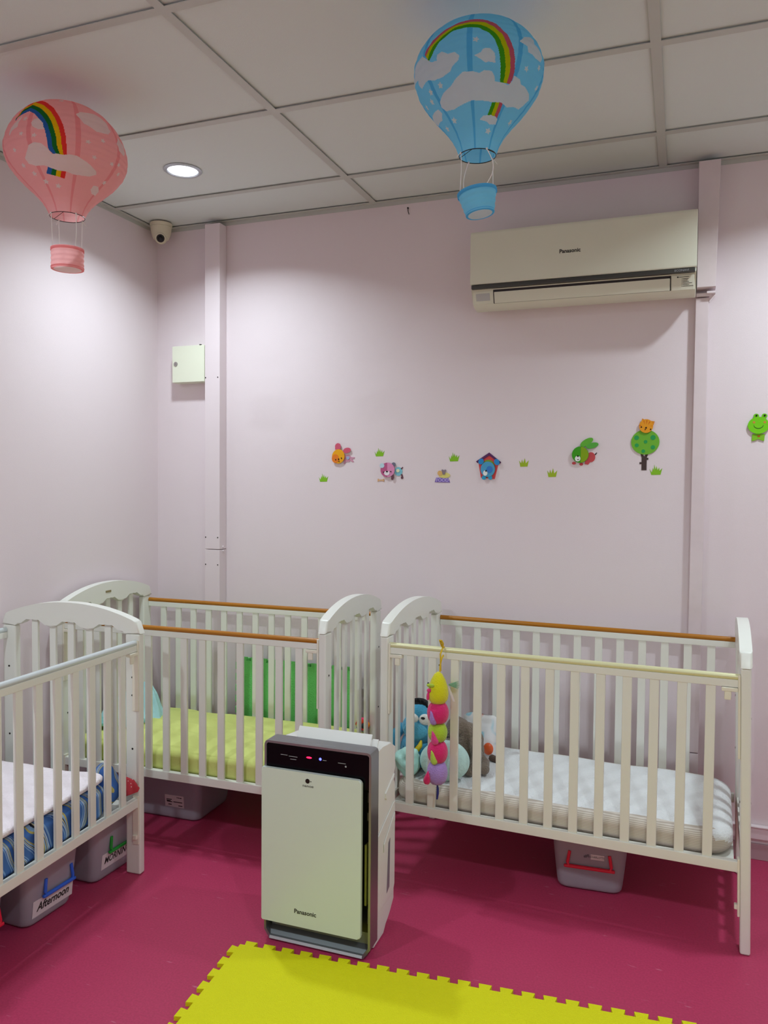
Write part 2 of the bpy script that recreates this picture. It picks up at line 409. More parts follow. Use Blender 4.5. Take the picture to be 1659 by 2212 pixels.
# ------------------------------------------------------------------ room
def room():
    b = newbm(); box(b, -.1, RX + .1, FY - .1, .1, -.06, 0); setting('floor', b, FLOOR)
    b = newbm(); box(b, -.1, RX + .1, FY - .1, .1, H + .007, H + .06); setting('ceiling', b, CEIL)
    b = newbm(); box(b, -.1, 0, FY, .1, 0, H + .007); setting('wall_left', b, WALL)
    b = newbm(); box(b, 0, RX, 0, .1, 0, H + .007); setting('wall_back', b, WALL)
    b = newbm(); box(b, RX, RX + .1, FY, .1, 0, H + .007); setting('wall_right', b, mat('pale_far_wall_paint', 'E6EAE6', rough=.7, var=.02))
    b = newbm(); box(b, -.1, RX + .1, FY - .1, FY, 0, H + .007); setting('wall_front', b, bpy.data.materials['pale_far_wall_paint'])
    n = 0
    def trim(x0, x1, y0, y1, z0, z1):
        nonlocal n; n += 1
        bb = newbm(); box(bb, x0, x1, y0, y1, z0, z1); setting('trim_%d' % n, bb, TBAR)
    def tee(x0, x1, y0, y1, along):
        nonlocal n; n += 1
        bb = newbm(); box(bb, x0, x1, y0, y1, H, H + .0018)
        if along == 'y': box(bb, (x0 + x1) / 2 - .007, (x0 + x1) / 2 + .007, y0, y1, H + .0018, H + .007)
        else: box(bb, x0, x1, (y0 + y1) / 2 - .007, (y0 + y1) / 2 + .007, H + .0018, H + .007)
        setting('trim_%d' % n, bb, TBAR)
    XS = [1.161, 2.361, 3.561]; W = .029
    for x in XS: tee(x - W, x, FY, -.022, 'y')
    edges = [0.022] + [v for x in XS for v in (x - W, x)] + [RX]
    for k in range(7):
        y = -.336 - .6 * k
        for i in range(0, len(edges), 2): tee(edges[i], edges[i + 1], y, y + W, 'x')
    trim(0, RX, -.022, 0, H - .0005, H + .002)          # wall angles
    trim(0, .022, FY, -.022, H - .0005, H + .002)
    trim(0, RX, -.002, 0, H - .016, H - .0005)
    trim(0, .002, FY, -.002, H - .016, H - .0005)
    bb = newbm(); box(bb, 0.0, RX, -.008, 0, 0, .062, .002); setting('baseboard_back', bb, SKIRT)
    bb = newbm(); box(bb, 0, .008, FY, -.008, 0, .062, .002); setting('baseboard_left', bb, SKIRT)
room()

# low cable ledge along the back wall
t = thing('wall_ledge_trunking', 'low pink cable ledge running along back wall just above skirting', 'cable trunking', (2.35, -.001, .083))
b = newbm(); box(b, -2.3, 1.39, -.018, 0, 0, .044, .003); obj('trunking_body', b, TRUNK, t)
b = newbm(); box(b, -2.3, 1.39, -.024, 0, .0445, .052, .003); obj('trunking_lid', b, TRUNK, t)

def screw(b, x, y, z, r=.003): cyl(b, (x, y + .001, z), (x, y - .0012, z), r, seg=10)

t = thing('cable_trunking', 'wide pink boxed trunking from floor to ceiling beside metal cabinet', 'cable trunking', (.353, 0, 0))
b = newbm(); box(b, -.041, .041, -.06, -.0005, .136, 1.101, .003); obj('trunking_cover', b, TRUNK, t)
b = newbm(); box(b, -.041, .041, -.06, -.0005, 1.1035, H - .018, .003); obj('trunking_cover', b, TRUNK, t)
for z in (1.917, 1.16, 1.03):
    for x in (-.036, .031):
        b = newbm(); screw(b, x, -.06, z); obj('screw', b, BOLT, t)
for z in (1.115, 1.095):
    b = newbm(); cyl(b, (.041, -.03, z), (.046, -.03, z), .005, seg=12); obj('screw', b, TRUNK, t)

t = thing('pipe_trunking', 'narrow pink vertical trunking under right end of air conditioner', 'cable trunking', (2.498, 0, 0))
b = newbm(); box(b, -.0235, .0235, -.032, -.0005, .136, .388, .003); obj('trunking_cover', b, TRUNK, t)
b = newbm(); box(b, -.0235, .0235, -.032, -.0005, .3915, 2.138, .003); obj('trunking_cover', b, DUCTP, t)

t = thing('duct_cover', 'pink boxed duct cover above trunking, between air conditioner and ceiling', 'duct cover', (2.513, 0, 2.16))
b = newbm(); prism(b, [(-.036, .008), (.030, .008), (.038, H - 2.178), (-.038, H - 2.178)], .0005, .075, XZ, .003); obj('duct_body', b, DUCTP, t)
b = newbm()
prism(b, [(-.036, -.018), (.018, -.018), (.018, -.006), (-.036, -.006)], .0005, .04, XZ, .001)
prism(b, [(.0, -.012), (.03, -.012), (.03, -.004), (.0, -.004)], .0005, .06, XZ, .001)
prism(b, [(.010, -.042), (.032, -.013), (.010, -.013)], .03, .034, XZ, .0)
obj('broken_bracket', b, TRUNK, t)['label'] = 'chipped pink end bracket'

# ------------------------------------------------------------------ wall and ceiling fittings
t = thing('metal_cabinet', 'small cream metal wall cabinet with round lock left of trunking', 'wall cabinet', (.2185, 0, 1.986))
b = newbm(); box(b, -.091, .091, -.052, 0, -.087, .087, .002); obj('cabinet_body', b, CREAM, t)
b = newbm(); box(b, -.089, .091, -.0605, -.0535, -.086, .087, .002); d = obj('cabinet_door', b, CREAM, t)
b = newbm(); cyl(b, (-.068, -.0600, .002), (-.068, -.0635, .002), .0105, seg=24); box(b, -.069, -.067, -.0645, -.063, -.004, .008); obj('lock', b, CHROME, d)['label'] = 'round chrome lock'
b = newbm(); cyl(b, (.069, -.057, .0865), (.069, -.057, .090), .006, seg=12); obj('hinge_pin', b, BOLT, t)

t = thing('security_camera', 'cream dome security camera on ceiling in left corner', 'camera', (.085, -.085, H))
b = newbm(); lathe(b, [(.052, 0), (.052, -.010), (.050, -.016)], 36); obj('mount_plate', b, CCTVW, t)
b = newbm(); lathe(b, [(.049, -.0165), (.047, -.040), (.041, -.062), (.036, -.072), (.02, -.078)], 36); obj('camera_housing', b, CCTVW, t)
aim = Vector((1.5, -2.3, -1.05)).normalized()
c0 = Vector((.008, -.012, -.069))
b = newbm(); ball(b, c0, .030, 24, 16); cyl(b, c0, c0 + aim * .034, .025, .0235, 28); e = obj('camera_ball', b, CCTVW, t)
b = newbm(); cyl(b, c0 + aim * .033, c0 + aim * .036, .0185, seg=28); ball(b, c0 + aim * .033, .012, 16, 10); obj('lens', b, DARK, e)['label'] = 'black lens'

def downlight(x, y, label):
    t = thing('downlight', label, 'ceiling light', (x, y, H + .007))
    b = newbm(); lathe(b, [(.073, 0), (.075, -.003), (.072, -.006), (.062, -.0075), (.058, -.004), (.057, 0.0)], 48, cap=False); obj('trim_ring', b, LAMPT, t)
    b = newbm(); lathe(b, [(.057, -.0006), (.0565, -.004), (.045, -.007), (.02, -.009), (.0005, -.0095)], 40, cap=False); obj('diffuser', b, LAMPON, t)
downlight(.5611, -.592, 'round white lit downlight in ceiling board near left wall')
downlight(2.96, -.592, 'round downlight in ceiling right of air conditioner, beyond the picture edge')
downlight(.56, -2.99, 'round downlight in ceiling behind the photographer near left wall')
downlight(2.96, -2.99, 'round downlight in ceiling behind the photographer near right wall')

def air_con():
    t = thing('air_conditioner', 'long cream split air conditioner mounted high on back wall', 'air conditioner', (2.055, 0, 2.14))
    w = .418
    # chassis, seen mostly from below
    prof = [(-.0005, .282), (-.17, .282), (-.186, .276), (-.186, .062), (-.176, .055), (-.158, .004), (-.14, -.006), (-.09, -.012), (-.03, .008), (-.0005, .02)]
    b = newbm(); prism(b, prof, -w, w, YZ, .004); obj('casing', b, ACW, t)
    # raised front panel
    b = newbm(); prism(b, [(-.1865, .074), (-.2, .074), (-.205, .08), (-.205, .268), (-.198, .280), (-.18, .2845), (-.1865, .28)], -w - .001, w + .001, YZ, .0025); fp = obj('front_panel', b, ACW, t)
    b = newbm(); box(b, -w + .004, w - .004, -.2035, -.1855, .056, .0725, .003); st = obj('trim_strip', b, ACS, t)
    text('lettering', 'Panasonic', .0205, PRINT, fp, frame_m((-.031, -.2053, .172), (1, 0, 0), (0, 0, 1)), bold=.0005, sx=.98)
    text('lettering', 'ECONAVI', .0105, PALEPRINT, st, frame_m((w - .05, -.2038, .0643), (1, 0, 0), (0, 0, 1)), sx=1.1)
    # air slot and swing louver, lower face leans back
    n = Vector((0, -.051, -.018)).normalized()
    def face(z0, z1, x0, x1, out, th, name, m, bev=.002):
        y = lambda z: -.176 + (.055 - z) * (.018 / .051)
        bb = newbm(); prism(bb, [(y(z0) - out, z0), (y(z1) - out, z1), (y(z1) - out + th, z1), (y(z0) - out + th, z0)], x0, x1, YZ, bev)
        return obj(name, bb, m, t)
    face(.004, .0545, -.3315, .332, .001, .01, 'air_slot', DARK, 0)
    face(.0045, .0455, -.3285, .3285, .0035, .006, 'louver', ACW)
    ip = face(.004, .053, .3335, .412, .003, .006, 'indicator_panel', ACW)
    sw = face(.006, .050, -.410, -.332, .002, .005, 'sensor_cover', ACW)
    pw = face(.016, .043, -.402, -.346, .003, .002, 'sensor_window', PANELG, .001); pw.parent = sw
    bb = newbm()
    for k, (z, xa, xb) in enumerate([(.047, .358, .394), (.041, .373, .392), (.036, .373, .389), (.031, .373, .394), (.026, .373, .404), (.021, .373, .395), (.016, .373, .409)]):
        y = -.176 + (.055 - z) * .353 - .0036
        box(bb, xa, xb, y, y + .001, z - .0008, z + .0008)
        if k: box(bb, xa - .004, xa - .002, y, y + .001, z - .001, z + .001)
    cyl(bb, (.355, -.1768, .047), (.355, -.1775, .047), .0028, seg=12)
    obj('indicator_print', bb, PRINT, ip)
air_con()
b = newbm(); cyl(b, (1.303, .001, 2.618), (1.303, -.004, 2.618), .0035, seg=10); tube(b, [(1.303, -.003, 2.616), (1.305, -.004, 2.602), (1.3085, -.003, 2.590)], .0016, 6)
tag(obj('nail', b, BOLT), 'small dark bent nail in wall near ceiling left of blue lantern', 'nail')
# ------------------------------------------------------------------ cribs
L_, D_ = 1.2077, .604
ZP, ZF, ZR, ZB = .877, .8564, .867, .25
TH = .030

def crib():
    t = thing('baby_crib', 'white slatted baby crib with yellow caterpillar toy hung on front rail', 'crib', group=None)
    def head_rail(u0):
        b = newbm()
        pts = []
        n = 40
        for i in range(n + 1):                       # arched top, rounded at the shoulders
            s = -1 + 2 * i / n
            v = D_ / 2 + s * (D_ / 2 + .004)
            e = min(1.0, (1 - abs(s)) / .055)
            h = .036 * math.sqrt(max(0, 1 - (1 - e) ** 2)) + .062 * (1 - abs(s) ** 2.1)
            pts.append((v, ZP + .001 + h))
        inner = []
        a0, a1 = .06, D_ - .06                       # scalloped lower edge, three bays
        m = 36
        for i in range(m + 1):
            q = i / m
            inner.append((a1 + (a0 - a1) * q, ZP + .0185 - .0175 * math.cos(2 * PI * 3 * q)))
        poly = pts + [(D_ + .004, ZP + .001)] * 0 + inner
        prism(b, poly, u0 - .003, u0 + TH + .003, YZ, .008, seg=3)
        return obj('head_rail', b, WHITE, t, 45)
    for u0 in (0, L_ - TH):
        head_rail(u0)
        for v0 in (0, D_ - .06):
            b = newbm(); box(b, u0, u0 + TH, v0, v0 + .06, 0, ZP, .007, seg=3); lg = obj('leg', b, WHITE, t)
            for z in (.72, .655, .46):
                ui = u0 + TH if u0 == 0 else u0
                sg = 1 if u0 == 0 else -1
                b = newbm(); cyl(b, (ui - sg * .002, v0 + .03, z), (ui + sg * .0012, v0 + .03, z), .0036, seg=12); obj('bolt', b, BOLT, lg)
                uo = u0 if u0 == 0 else u0 + TH
                if z != .655:
                    b = newbm(); cyl(b, (uo + sg * .002, v0 + .03, z), (uo - sg * .0012, v0 + .03, z), .0036, seg=12); obj('bolt', b, BOLT, lg)
        b = newbm(); box(b, u0 + .004, u0 + TH - .004, .058, D_ - .058, .235, .285, .003); obj('end_bottom_rail', b, WHITE, t)
        for i in range(5):
            v = .06 + (D_ - .12) * (i + 1) / 6
            top = ZP + .0185 - .0175 * math.cos(2 * PI * 3 * (i + 1) / 6) + .014
            b = newbm(); box(b, u0 + .009, u0 + .021, v - .014, v + .014, .28, top, .003); obj('end_slat', b, WHITE, t)
    # long sides: front drop side and rear side
    for v0, zt, rail in ((.004, ZF, 'front'), (D_ - .026, ZR, 'rear')):
        vc = v0 + .011
        b = newbm(); tube(b, [(TH + .001, vc, zt - .0095), (L_ - TH - .001, vc, zt - .0095)], .0098, 14); o = obj('rail_cover', b, WOODR, t)
        o.material_slots[0].link = 'OBJECT'; o.material_slots[0].material = SILVR; o['side'] = rail
        b = newbm(); box(b, TH + .001, L_ - TH - .001, vc - .009, vc + .009, zt - .040, zt - .017, .002); obj('side_rail', b, WHITE, t)
        b = newbm(); box(b, TH + .001, L_ - TH - .001, v0, v0 + .022, ZB, ZB + .033, .003); obj('side_bottom_rail', b, WHITE, t)
        for i in range(13):
            u = TH + (L_ - 2 * TH) * (i + 1) / 14
            b = newbm(); box(b, u - .0145, u + .0145, vc - .0065, vc + .0055, ZB + .028, zt - .036, .0025); obj('slat', b, WHITE, t)
    for u, s in ((TH, 1), (L_ - TH, -1)):
        b = newbm()
        box(b, min(u, u + s * .007), max(u, u + s * .007), .002, .026, .60, ZF - .002, .0015); obj('guide_strip', b, GUIDE, t)
        b = newbm()
        box(b, min(u, u + s * .007), max(u, u + s * .007), .002, .026, .115, .292, .0015)
        box(b, min(u, u + s * .016), max(u, u + s * .016), .006, .022, .135, .150, .002)
        obj('guide_strip', b, GUIDE, t)
        b = newbm()
        x0, x1 = sorted((u + s * .006, u + s * .052)); box(b, x0, x1, .001, .024, ZF - .053, ZF - .041, .002)
        x0, x1 = sorted((u + s * .024, u + s * .044)); box(b, x0, x1, .003, .012, ZF - .080, ZF - .050, .004)
        obj('rail_latch', b, GUIDE, t)
    b = newbm(); box(b, TH + .004, L_ - TH - .004, .03, D_ - .03, ZB + .006, ZB + .016); obj('mattress_base', b, WHITE, t)
    return t

def rail_colours(c, front, rear):
    for ch in c.children:
        if ch.name.startswith('rail_cover'):
            ch.material_slots[0].material = front if ch['side'] == 'front' else rear
            ch['label'] = {WOODR: 'amber wood-coloured rail cover', SILVR: 'silver rail cover', YREFLR: 'metal rail cover with yellow reflection painted in'}[ch.material_slots[0].material]

crib_r = crib()
crib_c = dup(crib_r, (.0383, -.7305, 0), .0235, 'white crib in the corner behind air purifier, amber rails and lime mattress')
crib_l = dup(crib_r, (.7011, -2.1401, 0), 1.628, 'white crib along left wall with silver rails, blanket and blue printed sheet')
crib_r.location = (1.4404, -.659, 0); crib_r.rotation_euler = (0, 0, -.0349)
for c in (crib_r, crib_c, crib_l): c['group'] = 'white baby cribs'
rail_colours(crib_r, YREFLR, WOODR); rail_colours(crib_c, WOODR, WOODR); rail_colours(crib_l, SILVR, SILVR)
b = newbm(); box(b, TH + .0025, TH + .005, .268, .304, .930, .939, .0008); obj('brand_badge', b, BRASS, crib_c)['label'] = 'small brown badge'

# the right end panel of the right crib has racked slightly, its feet spread outward
pv = Matrix.Translation((L_ - .015, 0, ZP)); rk = pv @ Matrix.Rotation(-.0190, 4, 'Y') @ pv.inverted()
for ch in crib_r.children:
    xs = [v[0] for v in ch.bound_box]
    if min(xs) > L_ - .075: ch.matrix_local = rk
    elif ch.name.startswith('side_bottom_rail'): ch.scale = (1.008, 1, 1)

def place(o, c):                                   # put a free thing into a crib's own axes
    o.matrix_world = Matrix.Translation(c.location) @ Matrix.Rotation(c.rotation_euler.z, 4, 'Z')

# mattresses
MB0 = ZB + .0175
t = thing('crib_mattress', 'white mattress with beige striped sides in right crib', 'mattress'); place(t, crib_r)
b = newbm(); softbox(b, TH + .006, L_ - TH - .006, .031, D_ - .034, MB0, .352, r=.032, R=.085, amp=.006, f=5, crown=.006, seed=1.3, ridge=.03)
for f in b.faces:
    zc = f.calc_center_median().z
    cc = f.calc_center_median()
    f.material_index = 0 if f.normal.z > .35 or (cc.x > L_ - .10 and zc > .305 + .4 * max(0, .09 - cc.y)) else 1
obj('fitted_sheet', b, [SHEETW, SHEETB], t, 60)['label'] = 'white top over beige striped sides'
t = thing('crib_mattress', 'lime green sheeted mattress in the corner crib', 'mattress'); place(t, crib_c)
b = newbm(); softbox(b, TH + .006, L_ - TH - .006, .031, D_ - .034, MB0, .358, r=.026, R=.05, cuts=90, amp=.008, f=6, crown=.010, seed=4.1, ridge=.085); obj('fitted_sheet', b, LIME, t, 60)
t = thing('crib_mattress', 'mattress in blue swirl print sheet in left crib', 'mattress'); place(t, crib_l)
b = newbm(); softbox(b, TH + .006, L_ - .152, .030, D_ - .034, MB0, .385, r=.03, R=.06, amp=.010, f=9, seed=2.2); obj('fitted_sheet', b, BLUEP, t, 60)
t = thing('towel_blanket', 'pale pink towel blanket spread over the blue printed mattress', 'blanket'); place(t, crib_l)
b = newbm(); softbox(b, TH + .02, L_ - TH - .13, .034, D_ - .045, .393, .412, r=.009, R=.05, cuts=36, amp=.010, f=7, crown=.004, seed=5.5); obj('blanket_cloth', b, PINKW, t, 60)

def cloth_lump(name, label, cat, c, r, m, wob, wf, rz=0, seg=40):
    b = newbm(); ball(b, (0, 0, 0), r, seg, seg // 2, wob=wob, wf=wf)
    o = obj(name, b, m, None, 80); o.location = c; o.rotation_euler = (0, 0, rz)
    return tag(o, label, cat)
# bunched bedding at the near corner of the left crib (crib axes: u along, v in from the front)
def in_crib(c, u, v, z): return Matrix.Translation(c.location) @ Matrix.Rotation(c.rotation_euler.z, 4, 'Z') @ Vector((u, v, z))
cloth_lump('blue_bedding_bunch', 'bunched blue printed cloth at end of left crib mattress', 'bedding', in_crib(crib_l, 1.092, .082, .350), (.046, .050, .080), BLUEP, .014, 1.6, .3)
b = newbm()
prism(b, [(-.035, .035), (-.028, -.055), (.034, -.030), (.040, -.018), (.020, .012)], -.006, .006, Matrix.Identity(4), .004)
bmesh.ops.rotate(b, verts=b.verts, cent=(0, 0, 0), matrix=Matrix.Rotation(PI / 2, 3, 'X'))
o = obj('polka_dot_cloth', b, REDDOT, None, 60); o.location = in_crib(crib_l, 1.158, .034, .340); o.rotation_euler = (0, 0, .35)
tag(o, 'red cloth corner with white dots poking out beside left crib leg', 'cloth')

# ------------------------------------------------------------------ paper balloon lanterns
def in_poly(p, poly):
    x, y = p; c = False; j = len(poly) - 1
    for i in range(len(poly)):
        xi, yi = poly[i]; xj, yj = poly[j]
        if (yi > y) != (yj > y) and x < (xj - xi) * (y - yi) / (yj - yi) + xi: c = not c
        j = i
    return c

def resample(pl, n):
    d = [0]
    for a, b in zip(pl, pl[1:]): d.append(d[-1] + math.dist(a, b))
    out = []
    for k in range(n):
        s = d[-1] * k / (n - 1)
        i = max(j for j in range(len(d)) if d[j] <= s + 1e-9); i = min(i, len(pl) - 2)
        q = (s - d[i]) / max(1e-9, d[i + 1] - d[i])
        out.append((pl[i][0] + (pl[i + 1][0] - pl[i][0]) * q, pl[i][1] + (pl[i + 1][1] - pl[i][1]) * q))
    return out

def prof_r(z):
    P = BALLOON_PROFILE
    for (r0, z0), (r1, z1) in zip(P[1:], P[2:]):
        if z1 <= z <= z0: return r0 + (r1 - r0) * (z0 - z) / (z0 - z1)
    return P[1][0] if z > .9 else P[-1][0]

def smooth_profile(n):
    z = [.9 - (.9 + 1.5) * k / n for k in range(n + 1)]
    r = [prof_r(q) for q in z]
    for _ in range(14):
        r = [r[0]] + [(r[i - 1] + 2 * r[i] + r[i + 1]) / 4 for i in range(1, n)] + [r[-1]]
    return list(zip(r, z))

def balloon(label, cat_group, ctr, R, ws, zt, pat, base, seamc, bands, basket, tilt, strings_slack):
    t = thing('hot_air_balloon_lantern', label, 'paper lantern', ctr, 0, cat_group)
    mats = [paper('lantern_paper_' + base, base), paper('lantern_seam_' + seamc, seamc), paper('lantern_cloud_white', 'EDE9E6')] + [paper('lantern_band_' + c, c, .02) for c in bands]
    nb = len(bands)
    strips = []
    for o_, i_ in ((pat['outer'], pat['inner']), (pat['outer2'], pat['inner2'])):
        A, B = resample(o_, 30), resample(i_, 30)
        for k in range(nb):
            e0 = [(a[0] + (b[0] - a[0]) * k / nb, a[1] + (b[1] - a[1]) * k / nb) for a, b in zip(A, B)]
            e1 = [(a[0] + (b[0] - a[0]) * (k + 1) / nb, a[1] + (b[1] - a[1]) * (k + 1) / nb) for a, b in zip(A, B)]
            for q in range(29):
                strips.append((3 + k, [e0[q], e0[q + 1], e1[q + 1], e1[q]]))
    clouds = list(pat['clouds'])
    stars = [(a, z, .048) for a, z in pat['stars']]
    rnd = random.Random(3)
    for k in range(16):                                    # the far side carries the same kind of print
        a = 1.7 + 2.9 * rnd.random(); a = a if a < PI else a - 2 * PI
        stars.append((a, rnd.uniform(-1.0, .6), .048))
    for k in range(3):
        a, z = 2.0 + .9 * k, [.3, -.3, .1][k]
        a = a if a < PI else a - 2 * PI
        clouds.append([(a + .30 * math.cos(w) * (1 + .12 * math.sin(5 * w)), z + .15 * math.sin(w) * (1 + .15 * math.cos(4 * w))) for w in [2 * PI * q / 24 for q in range(24)]])
    bbs = [(i, poly, min(p[0] for p in poly), max(p[0] for p in poly), min(p[1] for p in poly), max(p[1] for p in poly)) for i, poly in [(2, c) for c in clouds] + strips]
    def colour(a, z):
        rr = prof_r(z)
        hit = 0
        for sa, sz, sr in stars:
            dx, dz = (a - sa) * rr, (z - sz)
            d = math.hypot(dx, dz)
            if d < sr:
                w = math.atan2(dz, dx) % (2 * PI / 5)
                lim = sr * (1 - .55 * (1 - abs(w - PI / 5) / (PI / 5)))
                if d < lim: return 2
        band = 0; cloud = False
        for i, poly, x0, x1, z0, z1 in bbs:
            if x0 <= a <= x1 and z0 <= z <= z1 and in_poly((a, z), poly):
                if i == 2: cloud = True
                else: band = i
        if cloud: return 2
        if band: return band
        w = (a - pat['seam']) % (2 * PI / 8)
        if w < .085: return 1
        return 0
    seg, n = 600, 330
    Z = lambda z: R * z * (ws[0] if z > 0 else ws[1])         # crown and neck proportions of this lantern
    prof = smooth_profile(n)
    b = newbm()
    rings = []
    for r, z in prof:
        rib = 1 - .006 * (.5 + .5 * math.cos(z * 2 * PI / .12))
        ring = []
        for k in range(seg):
            a = 2 * PI * k / seg
            wr = 1 + .006 * noise.noise(Vector((6 * math.cos(a), 6 * math.sin(a), z * 9 + ctr[0])))
            w = a + pat['face']
            ring.append(b.verts.new((R * r * rib * wr * math.cos(w), R * r * rib * wr * math.sin(w), Z(z))))
        rings.append(ring)
    for j in range(n):
        zc = (prof[j][1] + prof[j + 1][1]) / 2
        for k in range(seg):
            a = 2 * PI * (k + .5) / seg
            a = a if a < PI else a - 2 * PI
            f = b.faces.new((rings[j][k], rings[j + 1][k], rings[j + 1][(k + 1) % seg], rings[j][(k + 1) % seg]))
            f.material_index = colour(a, zc); f.tag = True
    f = b.faces.new(rings[0][::-1]); f.tag = True
    obj('balloon_envelope', b, mats, t, 80)
    # wire spreader in the mouth
    b = newbm(); mr = prof[-1][0] * R
    tube(b, [(mr * math.cos(2 * PI * k / 32), mr * math.sin(2 * PI * k / 32), Z(-1.5)) for k in range(32)], .0011, 6, closed=True)
    tube(b, [(mr * .98, 0, Z(-1.49)), (0, 0, Z(-1.3)), (-mr * .98, 0, Z(-1.49))], .0008, 6)
    obj('wire_spreader', b, BOLT, t)
    # basket
    (rt, rb, ht), zt = basket, zt * R
    T = Matrix.Rotation(tilt, 4, 'Y')
    b = newbm()
    m = 24
    pr = []
    for k in range(m + 1):
        q = k / m
        pr.append((R * (rt + (rb - rt) * q) * (1 + .018 * math.cos(q * 2 * PI * 4)), -R * ht * q))
    lathe(b, pr, 64, (0, 0, zt), 0, cap=False, M=T)
    rim = [(R * rt * 1.03, .002), (R * rt * 1.03, -R * .035), (R * rt * .99, -R * .04)]
    lathe(b, rim, 64, (0, 0, zt), 1, cap=False, M=T)
    lathe(b, [(R * rb * 1.03, -R * (ht - .03)), (R * rb * 1.0, -R * ht), (R * rb * .86, -R * ht - .0008)], 64, (0, 0, zt), 1, cap=False, M=T)
    bk = obj('basket', b, mats[:2], t, 80)
    b = newbm(); lathe(b, [(R * rb * .86, -R * ht - .0004), (.0005, -R * ht - .0004)], 48, (0, 0, zt), 0, cap=False, M=T); obj('basket_base', b, mats[2], bk)['label'] = 'white paper base disc'
    for k, ang in enumerate((.5, 2.1, 3.65, 5.2)):
        a = pat['face'] + ang
        p0 = Vector((mr * math.cos(a), mr * math.sin(a), Z(-1.49)))
        p1 = T @ Vector((R * rt * math.cos(a), R * rt * math.sin(a), 0)) + Vector((0, 0, zt))
        b = newbm()
        sl = strings_slack * (1 if k in (0, 2) else .15)
        pts = [p0 + (p1 - p0) * q + Vector((math.sin(q * PI) * sl * math.cos(a + 1.4), math.sin(q * PI) * sl * .5, 0)) for q in [i / 10 for i in range(11)]]
        tube(b, pts, .0011, 6); ball(b, p0, .003, 8, 6); tube(b, [p0, p0 + Vector((.012 * math.cos(a), .012 * math.sin(a), -.012))], .0008, 5)
        obj('basket_string', b, STRING, t)
    b = newbm(); top = H + .005 - ctr[2]
    cyl(b, (0, 0, Z(.9) - .001), (0, 0, top), .0004, seg=6); obj('hanging_thread', b, STRING, t)
    return t
balloon('blue paper hot-air-balloon lantern with rainbow and white clouds under ceiling', 'hot-air-balloon paper lanterns', (1.933, -1.286, 2.475), .165, (.74, .855), -1.84, BLUE_PATTERN, '8EDDFC', '66C2F0', ['E0606E', 'D8D010', '4FA51E'], (.30, .22, .34), -.16, .018)
balloon('pink paper hot-air-balloon lantern with rainbow and clouds near downlight', 'hot-air-balloon paper lanterns', (.592, -1.261, 2.457), .185, (.90, .70), -1.60, PINK_PATTERN, 'FCC2C2', 'F4A5A7', ['E8423C', 'E8CC12', '1F7A33', '2F6FBE'], (.265, .265, .34), 0.0, .003)

# ------------------------------------------------------------------ foam wall stickers
_mc = {}
def cm(c, name='sticker_foam'):
    if c not in _mc: _mc[c] = mat(name + '_' + c, c, rough=.65, var=.03, bump=.1, bscale=300, spec=.2)
    return _mc[c]

class Sticker:
    """shapes given on a small drawing grid (grid units, y down) around an anchor on the wall"""
    def __init__(s, name, label, cat, ax, az, gx, gy, sx, sz, group=None):
        s.g = (gx, gy, sx, sz)
        s.t = thing(name, label, cat, (ax, 0, az), 0, group)
    def pt(s, p): return ((p[0] - s.g[0]) * s.g[2], -(p[1] - s.g[1]) * s.g[3])
    def poly(s, name, pts, col, y0=.0, th=.002, parent=None, bev=.0004, label=None):
        b = newbm(); prism(b, [s.pt(p) for p in pts], y0, y0 + th, XZ, bev)
        o = obj(name, b, cm(col), parent or s.t, 50)
        if label: o['label'] = label
        return o
    def ell(s, name, cx, cy, rx, ry, col, y0=.0, th=.002, rot=0.0, parent=None, dome=0.0, label=None, n=32, a0=0, a1=2 * PI):
        if dome:
            b = newbm()
            x, z = s.pt((cx, cy))
            ball(b, (0, 0, 0), (rx * s.g[2], dome, ry * s.g[3]), 28, 16)
            bmesh.ops.bisect_plane(b, geom=b.verts[:] + b.edges[:] + b.faces[:], plane_co=(0, 0, 0), plane_no=(0, 1, 0), clear_outer=True)
            bmesh.ops.rotate(b, verts=b.verts, cent=(0, 0, 0), matrix=Matrix.Rotation(rot, 3, 'Y'))
            bmesh.ops.translate(b, verts=b.verts, vec=(x, -y0, z))
            o = obj(name, b, cm(col), parent or s.t, 50)
        else:
            pts = []
            for k in range(n):
                w = a0 + (a1 - a0) * k / (n - 1 if a1 - a0 < 6.2 else n)
                u, v = rx * math.cos(w), ry * math.sin(w)
                pts.append((cx + u * math.cos(rot) - v * math.sin(rot), cy + u * math.sin(rot) + v * math.cos(rot)))
            return s.poly(name, pts, col, y0, th, parent, 0, label)
        if label: o['label'] = label
        return o

GX, GZ = .000458, .000425     # grid pitch for the left stickers
GX2, GZ2 = .000392, .000404   # middle
GX3, GZ3 = .000347, .000346   # right
FR = .006                     # raised faces stand off the wall on foam pads

def pads(s, cx, cy, r):       # hidden foam pad behind a raised face
    s.ell('foam_pad', cx, cy, r, r, 'E8E4E0', .0, FR)

